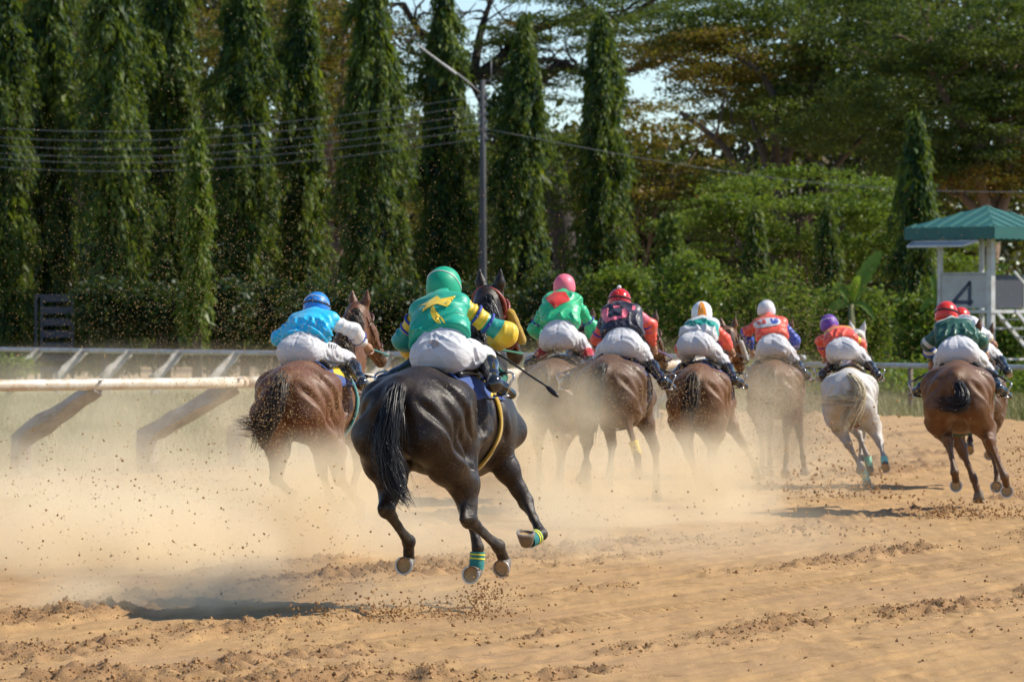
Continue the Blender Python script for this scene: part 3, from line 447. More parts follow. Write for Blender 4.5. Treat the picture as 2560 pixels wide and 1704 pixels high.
def mast_tree(px, D, top_px, wid_px, seed, label, bottom=.12, n=13000, mat=None, base_px=None):
    s = 12000/D; x = (px-1280)/s; H = CAM_H+(805-top_px)/s; W = wid_px/s/2*1.12; r = np.random.default_rng(seed)
    root = empty('mast_tree', (x, D, 0)); tag(root, label, 'tree', 'narrow drooping mast trees in a row behind the track')
    m = MB(); m.tube([(0, 0, -.1), (.04, 0, H*.3), (-.03, .02, H*.7), (0, 0, H*.97)], [.16, .13, .08, .02], 8); m.build('trunk', BARK, root, True)
    nb = max(60, n//120); Ps = []; ds = []
    t0 = np.sort(r.uniform(0, 1, nb)); ph = r.uniform(0, 6.28, 4); top = np.array([0., 0.])
    for i in range(nb):
        t = bottom+(1-bottom)*t0[i]; a = r.uniform(0, 6.283); z0 = H*(t+.02)
        tier = .80+.20*math.sin(z0*2.3+ph[0]+1.2*math.sin(a+ph[1]))+.13*math.sin(z0*.9+2*a+ph[2])
        prof = W*min(1, (1-t)*4.2+.05)**.9*tier*r.uniform(.66, 1.22)
        k = int(n/nb*r.uniform(.6, 1.4)); u = r.uniform(0, 1, k)**.55
        drop = (.45+1.0*r.uniform(.5, 1.4))*(.35+.65*min(1, (1-t)*4)); R = prof*np.sin(u*1.45)
        sw = r.normal()*.22
        p = np.stack([R*np.cos(a+sw*u), R*np.sin(a+sw*u), z0-drop*u**1.8], 1)+r.normal(size=(k, 3))*np.array([.09, .09, .14])
        Ps.append(p); dd = np.stack([np.full(k, math.cos(a)*.35), np.full(k, math.sin(a)*.35), np.full(k, -1.)], 1)+r.normal(size=(k, 3))*.34; ds.append(dd)
    P = np.concatenate(Ps); d = np.concatenate(ds); L = r.uniform(.15, .29, len(P)); Wl = r.uniform(.055, .09, len(P))
    k = n//3; z = H*(bottom+(1-bottom)*r.uniform(0, .95, k)); a = r.uniform(0, 6.283, k); R = W*.50*np.minimum(1, (1-z/H)*4.2+.05)*r.uniform(.1, 1, k)**.5   # dense inside: oversized leaves added to block sun through the crown
    P = np.concatenate([P, np.stack([R*np.cos(a), R*np.sin(a), z], 1)]); d = np.concatenate([d, np.tile([0., 0., -1.], (k, 1))+r.normal(size=(k, 3))*.3]); L = np.concatenate([L, r.uniform(.35, .6, k)]); Wl = np.concatenate([Wl, r.uniform(.14, .24, k)])
    q = P[:, 2] > .3; V, Q = leaf_quads(P[q], d[q], L[q], Wl[q], r)
    mesh_obj('crown', V, Q, mat or MAST, root, False); return root
def limb(m, p0, p1, r0, r1, r, seg=7, wig=.06, sag=0.):
    p0, p1 = np.asarray(p0, float), np.asarray(p1, float); L = np.linalg.norm(p1-p0)
    K = [p0]+[lerp(p0, p1, t)+r.normal(size=3)*wig*L*A(1, 1, .9) for t in (.3, .62)]+[p1]
    P = list(catmull(K, max(2, seg//3+1))); n = len(P)-1
    m.tube(P, [r0+(r1-r0)*(i/n)**.8 for i in range(n+1)], 8); return P
def broad_tree(name, base, limbs, pads, seed, label, bark, leaves, trunk_r=.5, fork=4., n_leaf=20000, leaf=(.16, .30), flat=.22, twigs=4, droop=.0, group=None, mixm=None):
    """trunk and limbs as tubes; foliage in uneven flattened sprays around the given pads (centre, radius, share)"""
    r = np.random.default_rng(seed); root = empty(name, base); tag(root, label, 'tree', group)
    m = MB(); top = A(0, 0, fork); limb(m, (0, 0, -.2), top, trunk_r, trunk_r*.75, r, 5, .04)
    ends = []
    for (q, r0, frm) in limbs:
        s0 = top if frm is None else np.asarray(frm, float); P = limb(m, s0, q, r0, r0*.35, r, 9, .07); ends.append(P)
        for k in range(twigs):
            i = r.integers(min(3, len(P)-1), len(P)); d = nrm(r.normal(size=3)*A(1, 1, .55)+A(0, 0, .35)); P2 = limb(m, P[i], P[i]+d*r.uniform(1.2, 3.2), r0*.30, r0*.06, r, 6, .10)
            for j in range(2):
                i2 = r.integers(1, len(P2)); d2 = nrm(d+r.normal(size=3)*.8); limb(m, P2[i2], P2[i2]+d2*r.uniform(.6, 1.6), r0*.12, r0*.03, r, 4, .12)
    m.build('trunk', bark, root, True)
    tot = sum(p[2] for p in pads); Ps = {0: [], 1: []}; ds = {0: [], 1: []}
    for c, rad, sh, *mt in pads:
        c = np.asarray(c, float); rad = np.asarray(rad, float); k = int(n_leaf*sh/tot); ncl = max(6, int(k/150)); mi = mt[0] if mt else 0
        for j in range(ncl):
            cc = c+rad*nrm(r.normal(size=3))*r.uniform(.15, 1.0)**.5; kk = int(k/ncl*r.uniform(.4, 1.7)); cr = r.uniform(.35, .85)
            p = cc+r.normal(size=(kk, 3))*np.array([cr, cr, cr*flat])*.75; p[:, 2] -= droop*((p[:, 0]-cc[0])**2+(p[:, 1]-cc[1])**2)
            Ps[mi].append(p); d = r.normal(size=(kk, 3))*np.array([1, 1, .45])+np.array([0, 0, -.15]); ds[mi].append(d)
    for mi in (0, 1):
        if not Ps[mi]: continue
        P = np.concatenate(Ps[mi]); d = np.concatenate(ds[mi]); V, Q = leaf_quads(P, d, r.uniform(*leaf, len(P)), r.uniform(leaf[0]*.45, leaf[1]*.5, len(P)), r)
        mesh_obj('crown' if mi == 0 else 'turning_leaves', V, Q, leaves if mi == 0 else (mixm or RAIN_O), root, False)
    return root
def shrub(name, px, D, top_px, bot_px, wid_px, seed, label, mat, n=5000, leaf=(.12, .24), group=None, stem=True):
    s = 12000/D; x = (px-1280)/s; z1 = CAM_H+(805-top_px)/s; z0 = max(.05, CAM_H+(805-bot_px)/s); W = wid_px/s/2; r = np.random.default_rng(seed)
    root = empty(name, (x, D, 0)); tag(root, label, 'shrub', group)
    m = MB()
    for k in range(3): limb(m, (r.normal()*.05, r.normal()*.05, -.1), (r.normal()*W*.3, r.normal()*W*.3, z0+(z1-z0)*.6), .07, .02, r, 4)
    m.build('stem', BARK, root, True)
    c = A(0, 0, (z0+z1)/2); rad = A(W, W*.8, (z1-z0)/2); Ps = []
    for j in range(max(8, n//110)):
        u = nrm(r.normal(size=3))*r.uniform(.2, 1.)**.4; cc = c+rad*u*.9; Ps.append(cc+r.normal(size=(110, 3))*np.array([.26, .26, .15])*(.5+W*.35))
    P = np.concatenate(Ps); P = P[P[:, 2] > .05]; V, Q = leaf_quads(P, r.normal(size=(len(P), 3))*A(1, 1, .6)+A(0, 0, -.2), r.uniform(*leaf, len(P)), r.uniform(leaf[0]*.4, leaf[1]*.45, len(P)), r)
    mesh_obj('foliage', V, Q, mat, root, False); return root
MT = [  # px, distance, top, width, seed, label
 (12, 152, -120, 150, 1, 'dark mast tree cut by the left edge of the photo', .10),
 (120, 155, -170, 205, 2, 'broad dark mast tree, second from the left edge', .05),
 (285, 150, -160, 190, 3, 'dense dark mast tree left of the slim sunlit young one', .05),
 (415, 154, -200, 190, 4, 'tall mast tree rising directly behind the slim sunlit young one', .08),
 (612, 152, -110, 165, 5, 'dark mast tree right of the slim sunlit young one', .10),
 (752, 156, -60, 150, 6, 'mast tree with sunlit right edge above the blue-capped jockey', .10),
 (932, 150, -90, 190, 7, 'broad mast tree above and left of the green-capped jockey', .14),
 (1110, 154, -40, 160, 8, 'mast tree directly left of the utility pole', .12),
 (1308, 152, 58, 155, 9, 'mast tree with visible tip directly right of the utility pole', .10),
 (1503, 154, 40, 145, 10, 'tall mast tree with slender tip above the red-capped black-silked jockey', .10),
 (1672, 146, 530, 80, 12, 'short narrow mast tree above the white and orange cap', .06),
 (1888, 146, 530, 62, 13, 'short vine-like mast tree above the white cap with dark line', .06),
 (2070, 148, 515, 60, 14, 'thin mast tree in front of the big green bush', .06),
 (2290, 142, 300, 118, 15, 'dark pointed mast tree left of the number tower', .04)]
for px, D, tp, w, sd, lb, bt in MT: mast_tree(px, D, tp, w, sd, lb, bt, 20000 if w > 120 else (11000 if w > 90 else 6000))
mast_tree(492, 141, 318, 62, 11, 'slim young mast tree lit yellow-green by the sun', .30, 3600, MAST_Y)
# big spreading trees behind the row
def wp(px, py, D, base): return px2w(px, py, D)-np.asarray(base, float)
b = px2w(1390, 930, 196); b[2] = 0
f = lambda px, py, dd=0: wp(px, py, 196+dd, b)
broad_tree('rain_tree', b, [(f(1170, 190), .34, None), (f(1010, 10, -2), .26, tuple(f(1170, 190))), (f(1240, -30, 2), .22, tuple(f(1185, 180))), (f(1480, 25, 1), .34, tuple(f(1190, 200))), (f(1690, 140, -1), .30, tuple(f(1310, 255))), (f(1650, -10, 2), .26, tuple(f(1420, 60))), (f(1000, 120, 2), .16, tuple(f(1160, 180))), (f(1380, 150, 3), .18, tuple(f(1250, 180)))],
  [(f(1420, -60), (5, 4, .9), 1.3), (f(1640, -10, 3), (4.5, 4, 1.2), 1.6), (f(1580, 100, 4), (3.2, 3, 1.2), .7, 1), (f(1150, -50), (4, 3, .6), .5), (f(1010, 60), (1.6, 2, .8), .14, 1), (f(1700, 210, 3), (3.0, 3, 1.6), .22, 1), (f(1200, 90), (3, 3, 1.2), .22, 1), (f(1300, 40), (4, 3, 1.6), .55), (f(1090, 130), (2.2, 2, 1.8), .30), (f(1430, 190), (2.4, 2, 1.4), .45), (f(1240, 150), (3, 2, 1.6), .40), (f(1380, 90), (3, 2, 1.6), .45), (f(1010, 150), (1.6, 2, 2.0), .30)], 51,
  'huge spreading tree whose dark limbs cross the sky gap', BARK_D, RAIN, .62, 7.5, 42000, (.10, .20), .20, 9)
def rt(px, D, limbs, pads, seed, label, n, bark=BARK, leaves=None, tr=.45, fork=5., by=940, twigs=4, leaf=(.11, .22)):
    b = px2w(px, by, D); b[2] = 0; g = lambda q: tuple(px2w(q[0], q[1], D+(q[2] if len(q) > 2 else 0))-b)
    broad_tree('rain_tree', b, [(g(q), r0, None) for q, r0 in limbs], [(g(c), rad, sh, *mt) for c, rad, sh, *mt in pads], seed, label, bark, leaves or RAIN, tr, fork, n, leaf, .24, twigs)
rt(1960, 182, [((1700, 280), .26), ((1820, 120), .28), ((2050, 160), .30), ((2200, 300), .24), ((1880, 300), .22)],
   [((1760, 60, 4), (5.5, 4, 2.0), 1.5), ((1800, 150), (3.6, 3, 1.4), 1.1, 1), ((2040, 60, 2), (5.5, 4, 2.4), 2.4), ((1960, 230, 3), (4.5, 3, 2.0), 1.5), ((2160, 230, 1), (5, 3, 2.6), 2.3), ((2080, 330, -2), (4, 3, 1.2), .7), ((1840, 300, 6), (2, 3, 1.2), .3, 1)], 52,
   'tall spreading tree with orange-tinged leaves behind the big green bush', 80000)
rt(2480, 176, [((2300, 120), .28), ((2420, 60), .26), ((2540, 160), .26), ((2330, 330), .22)],
   [((2350, 40), (5, 4, 2.4), 2.2), ((2500, 120), (4, 4, 2.6), 2.0), ((2380, 250), (4.5, 3, 2.4), 2.0), ((2530, 330), (3, 3, 2.2), 1.2), ((2300, 400), (2.6, 2, 1.6), .8), ((2480, 420), (3, 2.5, 1.2), .9, 1)], 53,
   'large dark green tree standing behind the number tower', 70000, BARK_L)
rt(830, 186, [((760, 150), .22), ((860, 80), .22), ((830, 400), .14), ((1010, 260), .16)],
   [((830, 40), (2.6, 2, 2.0), 1.0, 1), ((850, 260), (1.7, 2, 2.4), .8, 1), ((800, 480), (2, 2, 2.2), .8, 1), ((700, 120), (2.5, 2, 2.5), .8), ((1030, 380), (2.4, 2, 3.0), .9), ((1010, 620), (2.6, 2, 2.0), .9, 1)], 54,
   'tree with orange-brown leaves glimpsed between the mast trees', 24000, BARK_L)
rt(230, 188, [((60, 120), .22), ((220, 60), .22), ((480, 100), .2), ((40, 280), .14)],
   [((60, 60), (3, 2, 2.6), 1.2, 1), ((230, 120), (3, 2, 3.5), 1.2), ((520, 100), (2.6, 2, 2.6), 1.1, 1), ((100, 330), (3.5, 2, 3.0), 1.3), ((500, 330), (3, 2, 3.0), 1.2), ((40, 480), (3, 2, 2), .9), ((350, 480), (4, 2, 2.5), 1.3)], 55,
   'dark tree filling the gaps between the leftmost mast trees', 42000, BARK_L)
rt(1560, 172, [((1600, 480), .12), ((1680, 420), .12), ((1460, 430), .10), ((1740, 380), .1)],
   [((1620, 430), (3, 2, 2.2), .8, 1), ((1700, 500), (3, 2, 1.8), .9), ((1450, 420), (2.4, 2, 2.4), .9), ((1580, 330), (2.2, 2, 1.6), .35, 1), ((1240, 480), (2, 2, 3.2), .9)], 56,
   'thin brownish tree with bare twigs behind the slender-tipped mast tree', 24000, BARK_L, None, .22, 2.5)
# layered bright bush-tree in the middle distance on the right
b = px2w(1990, 960, 158); b[2] = 0; f = lambda px, py, dd=0: tuple(px2w(px, py, 158+dd)-b)
pads = []
rr = np.random.default_rng(61)
for i in range(46):
    u = rr.uniform(-1, 1); top = 402+150*abs(u)**1.6; py = rr.uniform(top+8, 700); pads.append((f(2030+u*330, py, rr.uniform(-3, 3)), (1.3, 1.1, .22), 1.0))
broad_tree('broad_bush', b, [(f(1800, 520), .12, None), (f(2000, 470), .14, None), (f(2180, 500), .12, None), (f(1900, 600), .1, None)], pads, 62, 'broad bright green layered bush-tree left of the number tower', BARK, BUSH, .2, 1.6, 46000, (.11, .22), .16, 3, .03)
SH = [('leafy_shrub', 1730, 138, 620, 985, 230, 'leafy green shrub behind the white and orange cap', BUSH, 6500), ('leafy_shrub', 1930, 136, 650, 990, 240, 'leafy green shrub behind the white-capped rider', BUSH, 6500),
      ('leafy_shrub', 2130, 134, 690, 1000, 220, 'leafy green shrub beside the banana plants', BUSH, 6000), ('leafy_shrub', 2330, 132, 700, 1005, 200, 'leafy green shrub under the number tower', BUSH, 5500), ('leafy_shrub', 2500, 128, 640, 1010, 200, 'leafy shrub behind the tower steps', BUSH, 5000),
      ('leafy_shrub', 1560, 140, 640, 975, 220, 'leafy green shrub right of the pink-capped jockey', BUSH, 6000), ('leafy_shrub', 1390, 141, 680, 890, 220, 'dark green shrub behind the pink-capped jockey', HEDGE, 5500), ('leafy_shrub', 1180, 142, 690, 880, 210, 'dark shrub at the foot of the utility pole', HEDGE, 5500),
      ('leafy_shrub', 985, 143, 700, 870, 200, 'dark shrub behind the green-capped jockey', HEDGE, 5200), ('leafy_shrub', 820, 142, 690, 870, 200, 'dark shrub behind the bay horse head', HEDGE, 5200),
      ('clipped_shrub', 268, 145, 695, 842, 165, 'rounded dark shrub beside the grey gate frame', HEDGE, 5600), ('clipped_shrub', 405, 145, 705, 845, 150, 'rounded dark shrub under the slim young mast tree', HEDGE, 5200), ('clipped_shrub', 545, 144, 690, 852, 170, 'rounded dark shrub left of the blue-capped jockey', HEDGE, 5600), ('clipped_shrub', 680, 145, 700, 850, 150, 'rounded dark shrub directly behind the blue-capped jockey', HEDGE, 5200),
      ('leafy_shrub', 30, 126, 895, 940, 90, 'low green bush at the left edge behind the far rail', BUSH, 1500)]
for i, (nm, px, D, t, bo, w, lb, mt, n) in enumerate(SH): shrub(nm, px, D, t, bo, w, 100+i, lb, mt, n, group='shrubs behind the far rail')
def banana(px, D, base_py, leaves, seed, label):
    s = 12000/D; r = np.random.default_rng(seed); b = px2w(px, base_py, D); b[2] = 0; root = empty('banana_plant', b); tag(root, label, 'plant', 'banana plants')
    m = MB(); zt = CAM_H+(805-760)/s; m.tube([(0, 0, 0), (.03, 0, zt*.5), (0, 0, zt)], [.13, .11, .07], 9); m.build('stem', simple('banana_stem', (.16, .16, .06), .7, var=.3, scale=5), root, True)
    for (tx, ty, w) in leaves:
        tip = px2w(tx, ty, D+r.uniform(-.4, .4))-b; p0 = A(0, 0, zt); mid = lerp(p0, tip, .5)+A(0, 0, .18)
        C = catmull([p0, mid, tip], 9); T = np.gradient(C, axis=0); V = []; n = len(C)
        for i, c in enumerate(C):
            t = i/(n-1); d = nrm(T[i]); sd = nrm(np.cross(d, A(.2, -1, .35))); up = np.cross(sd, d); wd = w*math.sin(math.pi*min(1, t*.93+.06))**.6*(1+.12*math.sin(i*2.1+seed)); V += [c-sd*wd+up*wd*.3, c, c+sd*wd+up*wd*.3]
        Q = [(3*i+j, 3*i+j+1, 3*i+4+j, 3*i+3+j) for i in range(n-1) for j in (0, 1)]
        mesh_obj('leaf', V, np.array(Q), BANANA, root)
banana(2128, 126, 960, [(2205, 628, .20), (2080, 720, .13), (2190, 800, .10), (2060, 800, .12), (2150, 690, .12)], 5, 'banana plant with one tall upright leaf left of the tower')
banana(2345, 124, 965, [(2325, 690, .10), (2360, 730, .12), (2300, 780, .10), (2385, 800, .10)], 6, 'banana plant right behind the red-capped dark green jockey')
# far wood closing the view
def wood():
    r = np.random.default_rng(71); Ps = []; ds = []
    for i in range(1500):
        px = r.uniform(-120, 2680); lim = np.interp(px, [-120, 700, 900, 1000, 1350, 1480, 1860, 1980, 2100, 2680], [-140, -140, 60, 330, 350, 380, 400, 150, -120, -140]); py = r.uniform(lim, 930); D = r.uniform(206, 236); c = px2w(px, py, D)
        k = 70; Ps.append(c+r.normal(size=(k, 3))*A(1.0, 1.0, .7)); ds.append(r.normal(size=(k, 3)))
    P = np.concatenate(Ps); d = np.concatenate(ds); q = P[:, 2] > 0; P, d = P[q], d[q]
    V, Q = leaf_quads(P, d, r.uniform(.35, .7, len(P)), r.uniform(.2, .4, len(P)), r)
    o = mesh_obj('distant_wood', V, Q, leafmat('distant_wood_leaves', [(.010, .022, .012), (.022, .036, .014), (.085, .055, .016)], .3, .6), None, False); tag(o, 'dark wood closing the view behind the trees', 'wood', kind='stuff')
wood()
def undergrowth():
    r = np.random.default_rng(81); Ps = []
    for i in range(420):
        px = r.uniform(1350, 2640); D = r.uniform(119, 131); c = px2w(px, 900, D); c[2] = r.uniform(0, .55); k = 60; Ps.append(c+r.normal(size=(k, 3))*A(.35, .35, .22))
    P = np.concatenate(Ps); P = P[P[:, 2] > 0]; V, Q = leaf_quads(P, r.normal(size=(len(P), 3))*A(1, 1, .8), r.uniform(.12, .28, len(P)), r.uniform(.05, .12, len(P)), r)
    o = mesh_obj('undergrowth', V, Q, BUSH, None, False); tag(o, 'low leafy undergrowth along the far edge of the grass strip', 'undergrowth', kind='stuff')
undergrowth()

# ------------------------------------------------------------------ rails, pole, tower
def paint_mat(name, col, rust, amt=.5, rough=.45):
    t = NT(name); v = t.coord('World'); f = t.noise(v, 3.5, 6, .7, .4); g = t.noise(v, 22., 5, .7)
    c = t.mix(t.ramp(f, [(.50-.1*amt, 0.), (.74-.1*amt, 1.)]), col, rust); c = t.mix(t.math('MULTIPLY', g, .25), c, tuple(x*.6 for x in col))
    t.pbr(Base_Color=c, Roughness=rough, Normal=t.bump(g, .25, .01)); return t.m
RAILW = paint_mat('weathered_cream_paint', (.72, .68, .58), (.48, .30, .15), .75)
RAILG = paint_mat('weathered_grey_paint', (.44, .46, .49), (.30, .25, .20), .6)
CONC = paint_mat('old_concrete', (.38, .365, .35), (.20, .17, .14), .8, .95)
CONCL = paint_mat('pale_concrete', (.46, .44, .40), (.26, .22, .18), .8, .95)
def rail(P2, hgt, pr, mat, pmat, posts, label, name, grp=None, lean=.95, pw=.20):
    """pipe on goose-neck posts whose feet stand back from the running side"""
    C = curve2(P2, 8); root = empty(name, (C[0][0], C[0][1], 0)); o0 = np.array([C[0][0], C[0][1], 0]); tag(root, label, 'rail', grp)
    seg = np.linalg.norm(np.diff(C, axis=0), axis=1); S = np.concatenate([[0], np.cumsum(seg)])
    def at(s): return np.array([np.interp(s, S, C[:, 0]), np.interp(s, S, C[:, 1]), 0])
    nsec = max(2, int(S[-1]/6.0)); cut = np.linspace(0, S[-1], nsec+1)
    for i in range(nsec):          # lengths of pipe joined by sleeves
        m = MB(); m.tube([at(s)+A(0, 0, hgt)-o0 for s in np.linspace(cut[i]+.01, cut[i+1]-.01, 9)], pr, 16); pi = m.build('pipe', mat, root, True)
        if i: m = MB(); d = nrm(at(cut[i]+.1)-at(cut[i]-.1)); m.tube([at(cut[i])+A(0, 0, hgt)-o0-d*.05, at(cut[i])+A(0, 0, hgt)-o0+d*.05], pr*1.10, 16); m.build('sleeve', mat, pi, True)
    for s in posts(S[-1]):
        p = at(s)-o0; d = nrm(at(s+.1)-at(s-.1)); inn = nrm(np.cross(A(0, 0, 1), d))
        ft = p+inn*lean-d*lean*.35; k = ft+A(0, 0, hgt*.42); top = p+A(0, 0, hgt-pr*.6)
        r = np.random.default_rng(int(s*100)); V = []
        for q, w in [(ft+A(0, 0, -.3), pw), (ft+A(0, 0, hgt*.2), pw), (k, pw*1.08)]+[(lerp(k, top, t), pw*(1.02-.18*t)) for t in (.15, .3, .45, .6, .75, .9)]+[(top, pw*.82)]:
            V.append((q, w))
        m = MB(); n = 8
        VV = []
        for i, (q, w) in enumerate(V):
            t = nrm(V[min(i+1, len(V)-1)][0]-V[max(i-1, 0)][0]); u = nrm(np.cross(t, inn)); v2 = np.cross(u, t)
            for a, b in ((-1, -.8), (-.8, -1), (.8, -1), (1, -.8), (1, .8), (.8, 1), (-.8, 1), (-1, .8)):
                VV.append(q+u*a*w*.5+v2*b*w*.5+r.normal(size=3)*.014)
        Q = [(i*n+j, i*n+(j+1) % n, (i+1)*n+(j+1) % n, (i+1)*n+j) for i in range(len(V)-1) for j in range(n)]; T = [((len(V)-1)*n, (len(V)-1)*n+j, (len(V)-1)*n+j+1) for j in range(1, n-1)]
        m.add(VV, Q, T); po = m.build('post', pmat, root, auto=40)
        m = MB(); m.bar(top-inn*.10+A(0, 0, pr*1.3), top+inn*.16+A(0, 0, pr*.9), .05, .012); m.build('clamp', RAILG, po)
    return root
_L = np.linalg.norm(np.diff(curve2(RAIL_IN, 8), axis=0), axis=1).sum()
rail(RAIL_IN, 1.15, .070, RAILW, CONC, lambda L: np.arange(.03, L-.5, 2.55), 'weathered cream running rail on leaning concrete posts beside the track', 'running_rail', lean=1.05, pw=.20)
rail(RAIL_OUT[3:], 1.12, .062, RAILG, CONCL, lambda L: np.arange(.8, L, 3.5)+.25*np.sin(np.arange(.8, L, 3.5)*7), 'grey far rail on leaning pale posts in front of the dark shrubs', 'running_rail', lean=.8, pw=.24)
_oc = curve2(RAIL_OUT[:4], 8)
def outer():
    root = empty('running_rail', (_oc[-1][0], _oc[-1][1], 0)); o0 = np.array([_oc[-1][0], _oc[-1][1], 0]); tag(root, 'grey outer rail on thin upright posts at the grass edge under the tower', 'rail')
    n = len(_oc)//2
    for a, b in ((0, n+1), (n, len(_oc))):
        m = MB(); m.tube([c-o0+A(0, 0, .98) for c in _oc[a:b]], .055, 12); m.build('pipe', RAILG, root, True)
    for i in range(2, len(_oc)-1, 3):
        m = MB(); m.tube([_oc[i]-o0+A(0, 0, z) for z in (-.2, .5, .94)], .05, 8); m.build('post', simple('rusty_post', (.18, .13, .10), .8, var=.4), root, True)
outer()
# utility pole with lamp arm
D0 = 146.; s0 = 12000/D0; pxp = 1207
pole = empty('utility_pole', ((pxp-1280)/s0, D0, 0)); tag(pole, 'grey concrete utility pole with a slanting lamp arm between mast trees', 'utility pole')
zt = CAM_H+(805-200)/s0
m = MB(); m.tube([(0, 0, -.5), (0, 0, 3), (0, 0, 6), (0, 0, zt)], [.125, .115, .10, .085], 12); m.build('mast', simple('pole_grey_concrete', (.085, .085, .09), .95, var=.25, scale=3), pole, True)
GALV = simple('galvanised_steel', (.22, .22, .23), .6, .4, var=.2)
def pp(px, py, dy=0.): return px2w(px, py, D0+dy)-np.array([(pxp-1280)/s0, D0, 0])
m = MB(); m.tube([pp(1209, 240), pp(1170, 205, -.3), pp(1120, 168, -.5), pp(1075, 138, -.6)], .03, 8); arm = m.build('lamp_arm', GALV, pole, True)
m = MB(); m.bar(pp(1140, 186, -.5), pp(1042, 112, -.7), .09, .06, bev=.015); m.build('lamp', simple('lamp_housing_grey', (.30, .30, .30), .4), arm)
m = MB(); m.tube([pp(1228, 150), pp(1228, 200)], .015, 6); m.tube([pp(1207, 205), pp(1228, 200)], .02, 6); m.build('top_spike', GALV, pole, True)
YW = [(240, 292), (262, 316), (284, 335), (304, 354), (322, 366), (346, 384)]
for i, (yp, yl) in enumerate(YW):
    m = MB(); m.box((-.16, -.06, -.05), (.16, .06, .05), Matrix.Translation(pp(1207, yp))); m.build('bracket', GALV, pole)
    a = px2w(1207, yp, D0); b = px2w(-700, yl-60, 150); pts = [lerp(a, b, t)-A(0, 0, 1.15*math.sin(math.pi*t)) for t in np.linspace(0, 1, 30)]
    m = MB(); m.tube(pts, .010, 6); o = m.build('overhead_wire', simple('wire_grey', (.16, .17, .18), .6), None, True)
    tag(o, ['topmost', 'second', 'third', 'fourth', 'fifth', 'lowest'][i]+' of the overhead wires running left from the utility pole', 'wire', 'overhead wires')
a = px2w(1215, 322, D0); b = px2w(3300, 430, 150); m = MB(); m.tube([lerp(a, b, t)-A(0, 0, 1.2*math.sin(math.pi*t)) for t in np.linspace(0, 1, 30)], .010, 6); o = m.build('overhead_wire', simple('wire_grey', (.16, .17, .18), .6), None, True)
tag(o, 'single thin overhead wire running right from the utility pole', 'wire', 'overhead wires')
